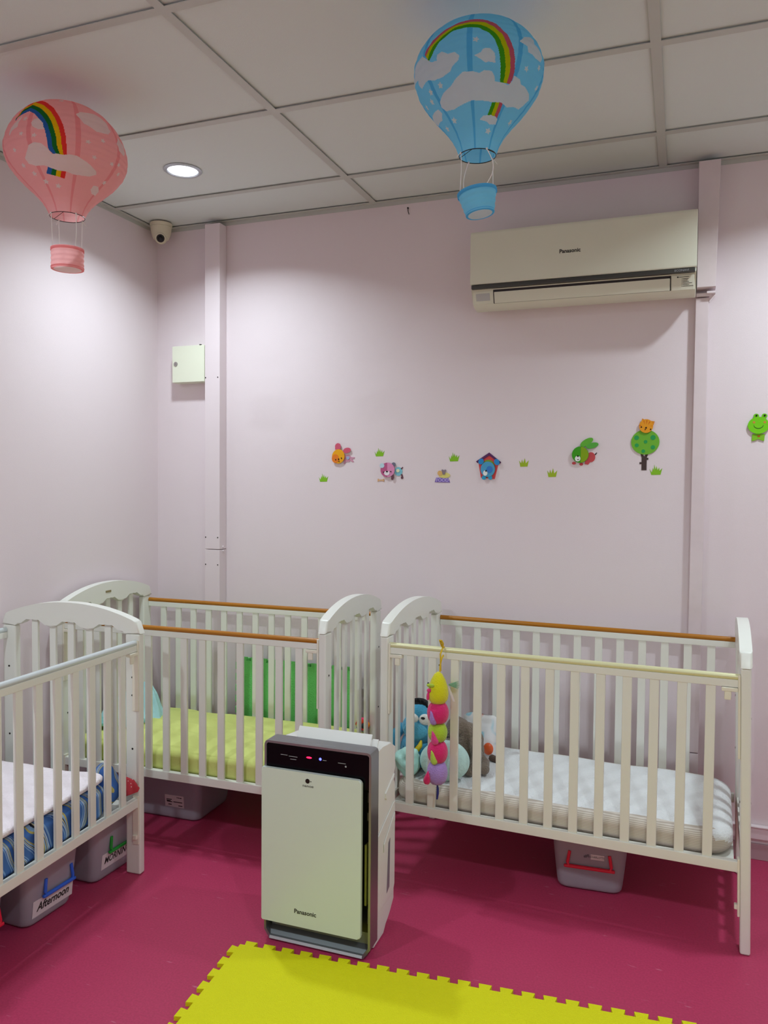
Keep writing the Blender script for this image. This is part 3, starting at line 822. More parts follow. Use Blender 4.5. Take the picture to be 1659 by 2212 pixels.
# orange puppy face with pink ears
s = Sticker('puppy_sticker', 'orange puppy face sticker with pink ears, leftmost animal on back wall', 'wall sticker', 1.0004, 1.546, 390, 317, GX, GZ)
pads(s, 352, 322, 40)
s.poly('body', [(410, 310), (460, 305), (485, 330), (522, 330), (520, 345), (490, 348), (515, 378), (500, 384), (470, 362), (470, 378), (430, 380), (415, 405), (405, 400)], 'C98FA6')
s.ell('belly', 450, 338, 18, 18, '9FA9C8', .0026, .0012)
s.ell('head', 352, 322, 67, 76, 'E8A31C', FR, .0032, .15)
s.ell('cheek_patch', 322, 345, 38, 46, 'E07A28', FR + .0033, .0008)
s.ell('ear', 347, 217, 31, 36, 'CE5A72', FR, .002)
s.ell('ear', 443, 259, 42, 28, 'CE5A72', FR, .002, -.25)
s.poly('ear', [(318, 210), (315, 250), (350, 250), (372, 225)], 'CE5A72', FR - .001, .002, bev=0)
for n_, x, y, r in (('eye', 326, 357, 6), ('eye', 388, 341, 6), ('nose', 358, 352, 7), ('mouth', 362, 376, 5)): s.ell(n_, x, y, r, r * 1.3, '2A1A12', FR + .0041, .0008)

# pink puppy with pale blue body
s = Sticker('puppy_sticker', 'pink two-tone puppy face sticker with light blue body above the bone', 'wall sticker', 1.2396, 1.4776, 912, 478, GX, GZ)
pads(s, 872, 462, 40)
s.ell('body', 978, 480, 40, 46, '7FBCCB')
s.ell('belly_patch', 974, 472, 17, 17, 'DDE0B8', .0026, .0008)
s.poly('tail', [(1000, 450), (1020, 432), (1026, 438), (1012, 462)], '6B4450')
s.poly('paw', [(1000, 505), (1020, 510), (1030, 550), (1012, 560), (1002, 545), (1010, 530)], '6B4450')
s.poly('paw', [(912, 515), (930, 505), (938, 545), (925, 570), (908, 562)], '6B4450', FR)
s.ell('head', 872, 464, 72, 76, 'D98CB4', FR, .0032)
s.ell('face_patch', 868, 464, 68, 74, 'B85884', FR + .0020, .0016, 0, None, 0, None, 24, PI / 2, 3 * PI / 2)
s.ell('ear', 816, 420, 24, 24, 'B9D3DE', FR + .0034, .001)
s.ell('ear', 932, 408, 20, 22, '6F6E80', FR - .001, .001)
s.ell('muzzle', 866, 498, 28, 24, 'E7DDE4', FR + .0036, .0012)
for n_, x, y, r in (('eye', 832, 488, 6), ('eye', 908, 482, 6), ('nose', 868, 482, 9)): s.ell(n_, x, y, r, r, '17110F', FR + .0049, .0008)

def grass(ax, az, g, w, label, sx, sz):
    s = Sticker('grass_tuft_sticker', label, 'wall sticker', ax, az, 0, 0, sx, sz, 'green grass stickers')
    if g == 5: top = [(-52, -8), (-34, 22), (-24, -18), (-16, 5), (-14, -46), (-2, -2), (4, -34), (14, 2), (26, -22), (30, 8), (52, -16)]
    else: top = [(-52, -22), (-30, 10), (-22, -30), (-8, 8), (8, -44), (20, 8), (50, -22)]
    k = w / 104
    s.poly('grass_blades', [(x * k, y * k) for x, y in top] + [(38 * k, 42 * k), (-38 * k, 44 * k)], '82B92A' if g == 5 else '9DB52C', .0, .0008, None, 0)
grass(.9066, 1.447, 5, 102, 'green grass tuft sticker leftmost and lowest, below the orange puppy', GX, GZ)
grass(1.1797, 1.5617, 5, 102, 'green grass tuft sticker above the pink puppy', GX, GZ)
grass(1.5224, 1.5399, 5, 108, 'green grass tuft sticker above the pet food bowl', GX * .96, GZ)
grass(1.8233, 1.5157, 4, 104, 'green grass tuft sticker just right of dog house', GX2, GZ2)
grass(1.9403, 1.4738, 4, 106, 'green grass tuft sticker lower left of the green bunny', GX2, GZ2)
grass(2.3434, 1.486, 5, 136, 'green grass tuft sticker at foot of the tree', GX3, GZ3)

s = Sticker('bone_sticker', 'tiny tan bone sticker under the pink puppy', 'wall sticker', 1.1873, 1.4384, 793, 575, GX, GZ)
s.poly('bone', [(760, 562), (768, 560), (774, 570), (812, 570), (820, 560), (829, 563), (826, 576), (830, 588), (820, 592), (812, 582), (774, 582), (766, 592), (757, 588), (762, 576)], 'D3A67C', .0004, .002)

s = Sticker('food_bowl_sticker', 'purple pet food bowl sticker with yellow biscuits', 'wall sticker', 1.4738, 1.4543, 1450, 515, GX * .97, GZ)
fb = s.poly('bowl', [(1382, 524), (1505, 528), (1522, 572), (1368, 570)], '7A62B0')
text('lettering', 'FOOD', .020, cm('B7A4DE'), fb, frame_m((-.002, -.0026, -.0148), (1, 0, 0), (0, 0, 1)), extrude=.0003, bold=.0006, sx=1.0)
s.ell('biscuit_pile', 1465, 500, 58, 28, 'D9CE7A', .0005, .0018)
s.ell('biscuit', 1420, 478, 24, 26, 'DAAE6E', .0012, .0022)
s.poly('bone_treat', [(1436, 446), (1446, 440), (1460, 450), (1474, 440), (1484, 448), (1476, 466), (1470, 490), (1450, 494), (1446, 470)], '8C7C86', .002, .0024)

s = Sticker('dog_house_sticker', 'red dog house sticker with blue puppy looking out', 'wall sticker', 1.6747, 1.4944, 275, 585, GX2, GZ2)
s.poly('house_wall', [(160, 530), (280, 440), (385, 530), (342, 705), (190, 692)], 'D34B4E')
s.poly('roof', [(135, 520), (280, 428), (412, 530), (398, 546), (280, 458), (150, 538)], '5B2E5E', .0025, .002)
s.ell('doorway', 270, 595, 76, 92, '7F9A2F', .0025, .0008)
pads(s, 268, 605, 50)
s.ell('head', 268, 603, 78, 80, '4E9CC4', FR, .0034)
s.ell('eye_patch', 288, 605, 34, 36, '3A78C2', FR + .0035, .0006)
s.ell('ear', 193, 522, 28, 32, '2F86C8', FR, .0024, .6)
s.ell('ear', 365, 528, 28, 34, '2F86C8', FR, .0024, -.6)
s.ell('muzzle', 243, 643, 24, 28, 'E4E8E6', FR + .0042, .0014)
s.ell('nose', 252, 620, 9, 9, '141216', FR + .0058, .001)
for x in (226, 296): s.ell('paw', x, 690, 22, 22, '2E9CC6', FR, .0026)

s = Sticker('bunny_sticker', 'green bunny face sticker with long ears and red body', 'wall sticker', 2.0634, 1.551, 1268, 440, GX2, GZ2)
s.ell('body', 1345, 475, 44, 50, 'C85055')
s.poly('body', [(1290, 510), (1340, 500), (1335, 530), (1320, 550), (1285, 545)], 'C85055', .0006)
for x, y in ((1175, 535), (1250, 545)): s.ell('paw', x, y, 20, 14, 'C85055')
s.poly('tail', [(1380, 450), (1400, 428), (1408, 434), (1392, 456)], '4A3A3E')
pads(s, 1240, 450, 50)
s.ell('ear', 1302, 327, 72, 32, '63AE38', FR - .0012, .0022, -.52)
s.ell('ear', 1358, 360, 64, 28, '58A843', FR - .0012, .0024, -.25)
s.ell('head', 1240, 450, 84, 82, '3F9A1E', FR + .0012, .0032)
s.ell('face_patch', 1246, 450, 76, 78, '83A31A', FR + .0030, .0016, 0, None, 0, None, 24, -PI / 2, PI / 2)
s.ell('muzzle', 1216, 490, 28, 28, 'E6E8E2', FR + .0048, .0014)
s.ell('nose', 1218, 465, 9, 8, '15120F', FR + .0063, .001)
s.ell('smile', 1220, 500, 10, 4, '33301F', FR + .0063, .0004)

s = Sticker('tree_sticker', 'round green tree sticker with dotted crown and dark trunk', 'wall sticker', 2.3014, 1.5954, 284, 440, GX3, GZ3)
s.poly('trunk', [(235, 575), (262, 580), (275, 605), (290, 580), (318, 575), (304, 618), (321, 618), (321, 642), (304, 642), (304, 760), (248, 760), (248, 690), (226, 690), (226, 668), (248, 668), (248, 618)], '4A3A38', .0003, .001, None, 0)
tr = s.ell('crown', 284, 440, 153, 142, '6FB036', .0014, .003)
for x, y, r in ((190, 390, 26), (367, 390, 28), (288, 437, 20), (193, 476, 22), (367, 500, 24), (265, 543, 20)): s.ell('spot', x, y, r, r, '2F9A52', .0045, .0006, 0, tr)
s = Sticker('cat_sticker', 'orange striped cat face sticker sitting on top of tree', 'wall sticker', 2.3037, 1.659, 293, 262, GX3, GZ3)
pads(s, 293, 268, 50)
s.poly('ear', [(240, 215), (250, 178), (290, 200), (270, 222)], 'D9892A', FR, .0028)
s.poly('ear', [(330, 205), (384, 214), (372, 255), (340, 240)], 'D9892A', FR, .0028)
cf = s.ell('head', 293, 265, 76, 78, 'E79A26', FR + .0006, .0032)
for pts in ([(262, 205), (272, 204), (276, 245)], [(296, 200), (308, 202), (296, 250)], [(330, 212), (340, 220), (312, 252)], [(222, 250), (246, 262), (220, 262)], [(352, 262), (366, 262), (344, 272)]):
    s.poly('stripe', pts, 'D0641E', FR + .0039, .0004, cf, 0)
for n_, x, y, r in (('eye', 242, 276, 8), ('eye', 342, 303, 8), ('nose', 293, 285, 10), ('mouth', 285, 304, 6)): s.ell(n_, x, y, r, r, '20140C', FR + .0044, .0006, 0, cf)

s = Sticker('frog_sticker', 'green smiling frog sticker at right edge beyond the trunking', 'wall sticker', 2.7046, 1.6434, 1550, 285, GX3, GZ3)
pads(s, 1550, 250, 60)
bd = s.poly('body', [(1490, 350), (1540, 345), (1615, 350), (1610, 425), (1575, 415), (1550, 400), (1530, 415), (1488, 425)], '7DB828', .0006, .004)
s.ell('mouth', 1556, 372, 14, 10, 'B2561E', .0047, .0005, 0, bd)
for x in (1525, 1606): s.ell('eye_bump', x, 155, 28, 26, '6CC018', FR - .0006, .0034)
fh = s.ell('head', 1550, 255, 106, 92, '74C81C', FR, .0034)
for x in (1505, 1610): s.ell('cheek', x, 222, 13, 13, 'C58A3A', FR + .0035, .0005, 0, fh)
for x in (1527, 1608): s.ell('eye', x, 150, 10, 10, '141A10', FR + .0029, .0016, 0, fh)
sm = [(1550 + 50 * math.cos(w), 250 + 42 * math.sin(w)) for w in [.15 + (PI - .3) * k / 12 for k in range(13)]] + [(1550 + 46 * math.cos(w), 247 + 38 * math.sin(w)) for w in [.15 + (PI - .3) * k / 12 for k in range(12, -1, -1)]]
s.poly('smile', sm, '2F5A14', FR + .0035, .0005, fh, 0)
# ------------------------------------------------------------------ air purifier
def purifier():
    t = thing('air_purifier', 'tall white and grey air purifier standing in middle of floor by yellow mat', 'air purifier', (1.2443, -1.148, 0), .0098)
    W, Ht, Df = .3551, .628, .063
    # metal front frame: open box with chamfered lower corners
    outer = [(.0, .030), (.018, .004), (W - .022, .004), (W, .034), (W, Ht - .012), (W - .004, Ht - .003), (W - .012, Ht), (.012, Ht), (.004, Ht - .003), (0, Ht - .012)]
    i = .007
    inner = [(i, .034), (.022, .013), (W - .026, .013), (W - i, .038), (W - i, Ht - .013), (W - i - .002, Ht - i - .003), (W - i - .006, Ht - i), (i + .006, Ht - i), (i + .002, Ht - i - .003), (i, Ht - .013)]
    b = newbm()
    O0 = [b.verts.new((x, 0, z)) for x, z in outer]; O1 = [b.verts.new((x, Df, z)) for x, z in outer]
    I0 = [b.verts.new((x, 0, z)) for x, z in inner]
    I1 = [b.verts.new((x, Df, z)) for x, z in inner]
    for A, B in ((O0, O1), (I0, I1)):
        for k in range(len(A)): b.faces.new((A[k], A[(k + 1) % len(A)], B[(k + 1) % len(B)], B[k]))
    # rim faces (bridge outer/inner loops)
    for A, B in ((O0, I0), (O1, I1)):
        for k in range(len(A)): b.faces.new((A[k], A[(k + 1) % len(A)], B[(k + 1) % len(A)], B[k]))
    done(b); obj('front_frame', b, STEEL, t, 30)
    # black control head
    b = newbm(); box(b, i, W - i, .003, .05, .515, Ht - i - .001, .003); hd = obj('control_panel', b, GLOSSBK, t)
    b = newbm()
    for x0, x1, z in ((.055, .078, .588), (.083, .112, .586), (.088, .108, .5775), (.197, .209, .5875), (.247, .272, .586)):
        box(b, x0, x1, .0022, .0032, z - .0007, z + .0007)
    obj('panel_print', b, PALEPRINT, hd)
    b = newbm()
    for x0, x1 in ((.05, .058), (.062, .080), (.085, .106), (.112, .140), (.155, .180), (.188, .195), (.199, .232), (.262, .285)):
        box(b, x0, x1, .018, .0195, Ht - .0003, Ht + .0004)
    obj('button_print', b, PALEPRINT, t)
    b = newbm(); ball(b, (.151, .003, .5895), (.009, .0015, .0028), 16, 8); obj('indicator_light', b, LEDR, hd)['label'] = 'glowing red indicator'
    b = newbm(); ball(b, (.1885, .003, .5895), (.0042, .0015, .0042), 16, 8); obj('indicator_light', b, LEDB, hd)['label'] = 'glowing blue indicator'
    b = newbm(); ball(b, (.272, .003, .5775), (.003, .001, .003), 12, 8); obj('light_sensor', b, PALEPRINT, hd)
    # large ivory front panel, floating forward of the frame
    b = newbm()
    r = .010
    x0, x1, z0, z1 = -.002, .3295, .068, .5475
    poly = []
    for cx, cz, a0 in ((x1 - r, z1 - r, 0), (x0 + .003, z1 - .003, 90), (x0 + .003, z0 + .003, 180), (x1 - r, z0 + r, 270)):
        rr = r if cx > .1 else .003
        for k in range(6):
            a = math.radians(a0 + 90 * k / 5); poly.append((cx + rr * math.cos(a), cz + rr * math.sin(a)))
    prism(b, poly, .001, .014, XZ, .003); fp = obj('front_panel', b, IVORY, t)
    text('lettering', 'Panasonic', .0188, PRINT, fp, frame_m((.148, -.01415, .1150), (1, 0, 0), (0, 0, 1)), extrude=.0003, bold=.0004)
    text('lettering', 'nanoe', .0120, PRINT, fp, frame_m((.156, -.01415, .5085), (1, 0, 0), (0, 0, 1)), extrude=.0003, sx=1.25)
    b = newbm(); cyl(b, (.1545, -.0138, .5235), (.1545, -.0146, .5235), .0072, seg=28); prism(b, [(.1635, .5235), (.1655, .5215), (.1675, .5235), (.1665, .525), (.1655, .524), (.1645, .525)], .0138, .0146, XZ); obj('logo_mark', b, BOLT, fp)
    # dark interior seen through the side slot
    b = newbm(); box(b, i, W - i, .035, .05, .05, .514); inn = obj('filter_housing', b, DARK, t)
    b = newbm()
    for z0_, z1_, xo in ((.47, .50, .336), (.415, .44, .334), (.10, .145, .337)): box(b, xo, xo + .006, .022, .036, z0_, z1_, .001)
    obj('clip', b, mat('grey_clip', '55524C', rough=.35), inn)
    b = newbm(); box(b, .331, .3375, .012, .035, .16, .345, .001); obj('reflection_strip', b, mat('olive_reflection', '8B8A3A', rough=.5), inn)  # olive strip paints the yellow mat's reflection on the black slot wall
    # lower air inlet trough
    b = newbm()
    prism(b, [(.004, .0135), (.010, .0135), (.034, .032), (.036, .066), (.035, .066), (.030, .034)], .012, W - .012, YZ, 0)
    obj('inlet_trough', b, mat('dark_brushed_trough', '6F7376', rough=.4, metal=.6), t)
    b = newbm()
    prism(b, [(-.006, .008), (-.003, .004), (.010, .004), (.010, .0125), (.004, .017), (-.002, .015)], .020, W - .024, YZ, .001)
    obj('inlet_lip', b, STEELB, t)
    # white rear housing with stepped back and carrying-handle recess
    prof = [(Df + .0005, .004), (.150, .004), (.165, .030), (.195, .034), (.205, .050), (.245, .072), (.248, .40), (.248, .455), (.226, .474), (.226, .478), (.250, .500), (.250, .572), (.205, .598), (.13, .606), (Df + .0005, .606)]
    b = newbm(); prism(b, prof, .010, W - .011, YZ, .004); rb = obj('rear_housing', b, WPLAST, t)
    xs = W - .011
    b = newbm(); prism(b, [(.150, .452), (.232, .488), (.232, .476), (.205, .462), (.16, .430), (.150, .436)], xs - .004, xs + .004, YZ, .002); obj('handle_ridge', b, WPLAST, rb)
    # water tank panel with grip and level window
    b = newbm(); prism(b, [(.070, .335), (.225, .395), (.240, .395), (.240, .125), (.225, .10), (.070, .10)], xs + .0002, xs + .004, YZ, .002); wt = obj('water_tank', b, WPLAST, t)
    b = newbm(); prism(b, [(.130, .300), (.222, .362), (.232, .362), (.232, .335), (.165, .285), (.130, .272)], xs + .0042, xs + .0075, YZ, .0025); obj('tank_grip', b, WPLAST, wt)
    b = newbm(); prism(b, [(.162, .128), (.186, .138), (.190, .295), (.176, .292)], xs + .0042, xs + .0052, YZ); obj('water_level_window', b, SMOKEW, wt)
    # air outlet flap standing up behind the head
    b = newbm(); prism(b, [(.086, .606), (.092, .606), (.118, .645), (.113, .647)], .065, .315, YZ, .0015); obj('outlet_flap', b, WPLAST, t)
    b = newbm(); prism(b, [(.096, .606), (.102, .606), (.118, .632), (.112, .633)], .3155, .336, YZ, .0015); obj('outlet_flap', b, WPLAST, t)
    # feet
    for x in (.05, W - .05):
        for y in (.03, .13):
            b = newbm(); cyl(b, (x, y, 0), (x, y, .0045), .012, seg=16); obj('foot', b, DARK, t)
purifier()

# ------------------------------------------------------------------ foam puzzle mats
def puzzle_outline(n, pitch, depth_out, sides):
    """square tile outline, dovetail teeth; sides = 4 of 'teeth','slots','flat' (bottom,right,top,left)"""
    S = n * pitch
    out = []
    def edge(kind):
        pts = [(0, 0)]
        if kind != 'flat':
            sg = -1 if kind == 'slots' else 1
            depth = depth_out if kind == 'teeth' else .0105      # seams between tiles lock with shallower teeth
            for k in range(n):
                c = (k + .5) * pitch
                a, w = .24 * pitch, .31 * pitch           # narrow neck, wide head
                if kind == 'slots': pass
                pts += [(c - a, 0), (c - w, sg * depth), (c + w, sg * depth), (c + a, 0)]
        return pts
    dirs = [((0, 0), (1, 0), (0, -1)), ((S, 0), (0, 1), (1, 0)), ((S, S), (-1, 0), (0, 1)), ((0, S), (0, -1), (-1, 0))]
    for kind, (o, d, nrm) in zip(sides, dirs):
        for u, v in edge(kind):
            out.append((o[0] + d[0] * u + nrm[0] * v, o[1] + d[1] * u + nrm[1] * v))
    return out

t = thing('play_mat', 'bright yellow interlocking foam play mat on floor in front of air purifier', 'play mat', (1.203, -1.222, 0), .081)
NX, NY = 6, 4
for ix in range(NX):
    for iy in range(NY):
        sides = ['slots' if iy < NY - 1 else 'teeth', 'teeth' if ix == NX - 1 else 'locked', 'locked' if iy else 'teeth', 'slots' if ix else 'teeth']
        b = newbm(); prism(b, puzzle_outline(5, .06, .021, sides), .0, .012)
        bmesh.ops.translate(b, verts=b.verts, vec=(ix * .30, -.30 - iy * .30, 0))
        obj('foam_tile', b, FOAMY, t, 30)

def green_mat(label, loc, lean, m, x_off=0.0):
    b = newbm()
    prism(b, puzzle_outline(11, .052, .018, ['flat', 'teeth', 'teeth', 'teeth']), 0, .011, XZ, .001, seg=1)
    bmesh.ops.rotate(b, verts=b.verts, cent=(0, 0, 0), matrix=Matrix.Rotation(-lean, 3, 'X'))
    o = obj('foam_mat', b, m, None, 30); o.location = loc
    return tag(o, label, 'foam mat', 'green foam mats leaning on wall')
green_mat('front green foam mat leaning on wall behind corner crib, frontmost of stack', (.503, -.064, .012), .02, FOAMG)
green_mat('middle green foam mat of the stack leaning on wall behind corner crib', (.510, -.048, .006), .02, FOAMG)
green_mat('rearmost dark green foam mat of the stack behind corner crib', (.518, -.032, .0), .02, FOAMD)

# ------------------------------------------------------------------ storage boxes
def storage_box(label, loc, rz, w, d, h, hcol, hname, label_fn=None, handle_x=0.0, handle_w=.118, handle_z=.66, side_handle=False, group='frosted storage boxes under the cribs'):
    """front faces -y in its own axes; tapered tub, rim, lid and hanging handle"""
    t = thing('storage_box', label, 'storage box', loc, rz, group)
    tp = .022
    lh = h - .022
    b = newbm()
    r = .03
    def loop(k, z, inset):
        hw, hd = w / 2 - inset, d / 2 - inset
        rr = r
        pts = []
        for cx, cy, a0 in ((hw - rr, hd - rr, 0), (-hw + rr, hd - rr, 90), (-hw + rr, -hd + rr, 180), (hw - rr, -hd + rr, 270)):
            for q in range(7):
                a = math.radians(a0 + 90 * q / 6); pts.append(b.verts.new((cx + rr * math.cos(a), cy + rr * math.sin(a), z)))
        return pts
    lv = [(0.002, tp + .012), (.006, tp + .005), (.014, tp + .001), (.03, tp - .002), (lh * .6, .010), (lh - .012, .004), (lh - .010, 0), (lh, 0)]
    rings = [loop(0, z, i_) for z, i_ in lv]
    n = len(rings[0])
    for A, B in zip(rings, rings[1:]):
        for k in range(n): b.faces.new((A[k], A[(k + 1) % n], B[(k + 1) % n], B[k]))
    b.faces.new(rings[0][::-1]); b.faces.new(rings[-1]); done(b)
    obj('tub', b, BOXP, t, 40)
    b = newbm(); box(b, -w / 2 - .006, w / 2 + .006, -d / 2 - .006, d / 2 + .006, lh + .0005, lh + .010, .004)
    box(b, -w / 2 + .012, w / 2 - .012, -d / 2 + .012, d / 2 - .012, lh + .010, h, .004)
    obj('lid', b, LIDP, t, 40)
    def yf(z):                                        # outward position of the tapered front at height z
        q = max(0, min(1, (z - .03) / (lh * .6 - .03)))
        return -(d / 2 - (tp - .002 + (.010 - tp + .002) * q)) if z < lh * .6 else -(d / 2 - .010 + .006 * (z - lh * .6) / (lh * .4))
    z0 = handle_z * h
    zt = z0 + .052
    hm = hcol
    b = newbm()
    if side_handle:
        xs = w / 2 + .002
        P = [(xs - .004, -.05, zt), (xs + .010, -.052, z0 + .006), (xs + .012, -.04, z0), (xs + .012, .04, z0), (xs + .010, .052, z0 + .006), (xs - .004, .05, zt)]
        tube(b, P, .0062, 10)
    else:
        hw = handle_w / 2
        y0 = yf(z0) - .009
        P = [(handle_x - hw * .78, yf(zt) - .002, zt), (handle_x - hw * .86, y0, z0 + .012), (handle_x - hw * .8, y0, z0), (handle_x + hw * .8, y0, z0), (handle_x + hw * .86, y0, z0 + .012), (handle_x + hw * .78, yf(zt) - .002, zt)]
        tube(b, P, .0055, 10)
        box(b, handle_x - hw, handle_x + hw, y0 - .006, y0 + .005, z0 - .006, z0 + .004, .003)
    obj('handle', b, hm, t, 50)['label'] = hname
    if label_fn: label_fn(t, yf)
    return t

def paper(t, yf, x, z, w, h, tilt=0.0, name='paper_label'):
    y0, y1 = yf(z - h / 2), yf(z + h / 2)
    up = Vector((0, y1 - y0, h)).normalized()
    M = frame_m((x, (y0 + y1) / 2, z), (1, 0, 0), up)
    n = M.to_3x3() @ Vector((0, 0, 1))
    M.translation += n * .0006
    b = newbm(); prism(b, [(-w / 2, -h / 2), (w / 2, -h / 2), (w / 2, h / 2), (-w / 2, h / 2)], 0, .0006, M)
    p = obj(name, b, LABELP, t, 0)
    M2 = M.copy(); M2.translation += n * .0007
    return p, M2

def lab_right(t, yf):
    p, M = paper(t, yf, .027, .132, .046, .019)
    text('lettering', 'CHARLOTTE', .0105, PRINT, p, M, extrude=.0002, sx=.78)
    b = newbm(); y = yf(.133) - .0008
    for k, (x, z, r_) in enumerate([(-.011, .132, .005), (-.005, .136, .004), (-.016, .130, .004), (-.002, .131, .003)]):
        cyl(b, (x, y + .001, z), (x, y - .0006, z), r_, seg=8)
    obj('small_sticker', b, mat('grey_scribble', '6E6670', rough=.8), t)
storage_box('storage box with red handle under right crib', (2.155, -.325, 0), .06, .265, .37, .232, RED, 'red carry handle', lab_right, 0.0, .172, .40)

def lab_aft(t, yf):
    p, M = paper(t, yf, .006, .058, .172, .056)
    text('lettering', 'Afternoon', .037, PRINT, p, M, extrude=.0002, bold=.0010, shear=.25, sx=.87)
def lab_morn(t, yf):
    p, M = paper(t, yf, .010, .070, .160, .056)
    text('lettering', 'MORNING', .034, PRINT, p, M, extrude=.0002, bold=.0006, shear=.22, sx=.83)
storage_box('storage box labelled Afternoon with blue handle under left crib', (.375, -1.290, 0), PI / 2 - .02, .245, .36, .228, BLUE, 'blue carry handle', lab_aft, .022, .140, .40)
storage_box('storage box labelled MORNING with green handle under left crib', (.378, -.985, 0), PI / 2 - .02, .245, .36, .228, GREEN, 'green carry handle', lab_morn, .030, .150, .44)
storage_box('storage box with red handle under left crib, nearest the left picture edge', (.372, -1.602, 0), PI / 2 - .02, .245, .36, .228, RED, 'red carry handle', None, .03, .150, .40)

def lab_grey(t, yf):
    p, M = paper(t, yf, .095, .082, .092, .052)
    b = newbm()
    for x0, x1, z in ((.012, .016, .017), (.018, .024, .017), (.026, .036, .017), (-.038, -.012, .006), (-.038, -.018, 0), (-.036, -.010, -.004), (-.005, .038, -.003), (.018, .038, -.018), (-.03, -.014, -.016)):
        prism(b, [(x0, z - .0018), (x1, z - .0018), (x1, z + .0018), (x0, z + .0018)], 0, .0004, M)
    obj('label_print', b, PRINT, p)
storage_box('storage box lying lengthwise under corner crib with white paper label', (.372, -.395, 0), .03, .45, .30, .235, BLUE, 'dark blue end handle', lab_grey, 0, .1, .60, True)

# ------------------------------------------------------------------ hanging caterpillar toy
def plush(c, name='plush'): return cm_plush(c)
_mp = {}
def cm_plush(c, bump=.5, scale=220):
    if c not in _mp: _mp[c] = mat('plush_' + c, c, rough=.95, var=.07, vscale=30, bump=bump, bscale=scale, spec=.08, sheen=.3)
    return _mp[c]
t = thing('hanging_caterpillar_toy', 'yellow, pink, green and purple plush caterpillar hanging from crib rail by yellow loop', 'soft toy', (1.672, -.706, .34))
zc = .340
b = newbm()
ry = .042                                             # distance back to the rail it hangs on
tube(b, [(.003, .018, .440), (.002, .016, .50), (.004, .028, .512), (.005, .040, .519), (.004, .053, .517), (.004, .062, .505), (.004, .058, .495), (.003, .030, .482), (.002, .013, .46), (.002, .010, .430)], .0028, 8)
tube(b, [(.004, .034, .520), (.008, .026, .534), (.003, .022, .545), (-.004, .026, .545), (.001, .036, .522)], .0032, 8)
obj('hanging_loop', b, mat('yellow_cord', 'C9A412', rough=.8), t)
def seg(name, z, r, h, col, parent=t, pleat=.06):
    bb = newbm()
    pr = [(r * math.sin(PI * q) ** .30 if 0 < q < 1 else .004, z + h * (.5 - q)) for q in [k / 18 for k in range(19)]]
    lathe(bb, pr, 44, (0, 0, 0), mod=lambda a, q: 1 + pleat * math.cos(9 * a) * (abs(2 * q - 1) ** 2))
    return obj(name, bb, cm_plush(col), parent, 80)
hz = .385
b = newbm(); lathe(b, [(.004, hz + .056), (.014, hz + .048), (.024, hz + .030), (.032, hz + .006), (.036, hz - .018), (.034, hz - .036), (.024, hz - .050), (.006, hz - .055)], 36); hd = obj('head', b, cm_plush('D6CE1C'), t, 80)
b = newbm(); ball(b, (-.026, -.022, hz + .012), (.009, .007, .006)); ball(b, (-.015, -.030, hz + .014), (.010, .006, .006)); obj('brow', b, cm_plush('A9C23A'), hd)
b = newbm(); ball(b, (-.031, -.016, hz + .017), .0035); obj('eye', b, DARK, hd)
b = newbm(); ball(b, (-.024, -.028, hz - .004), (.008, .007, .007)); ball(b, (-.028, -.025, hz - .024), (.006, .005, .016), M=Matrix.Rotation(.12, 4, 'Y')); obj('nose', b, cm_plush('DE3A7C'), hd)
b = newbm()
for k in range(9):
    a = -.5 + k * .12
    cyl(b, (.034, .012, hz + .012), (.034 + .036 * math.cos(a), .02, hz + .012 + .030 * math.sin(a)), .003, .0006, seg=6)
obj('antenna_tuft', b, cm_plush('7FA98A'), hd)
b = newbm(); prism(b, [(.0, 0), (.012, -.022), (.024, -.052), (.018, -.054), (.006, -.028), (-.004, -.002)], -.0005, .0005, XZ); bmesh.ops.translate(b, verts=b.verts, vec=(.034, .006, hz + .010)); obj('wash_tag', b, LABELP, t)
for z, r, h, col, fc, fx in ((.300, .0375, .076, 'D62A6C', 'A883CE', -.010), (.232, .0335, .068, 'A8C436', 'E0468C', -.004), (.164, .0355, .078, 'D62A6C', 'B5D050', -.006), (.092, .0355, .084, 'A684C6', 'E62C72', -.026)):
    s_ = seg('body_segment', z, r, h, col)
    b = newbm(); lathe(b, [(.0008, .027), (.005, .015), (.0105, -.002), (.013, -.015), (.010, -.024), (.001, -.028)], 20, (fx, -.031, z - .010), M=Matrix.Rotation(.35, 4, 'X') @ Matrix.Rotation(-.15 if fx > -.02 else .2, 4, 'Y'))
    obj('foot', b, cm_plush(fc), s_, 80)
b = newbm(); tube(b, [(.0, 0, .052), (.002, 0, .036), (.002, 0, .018), (.0, 0, -.002)], [.0022, .0042, .0042, .003], 10); obj('tail_loop', b, mat('navy_ribbon', '232A7A', rough=.6), t)

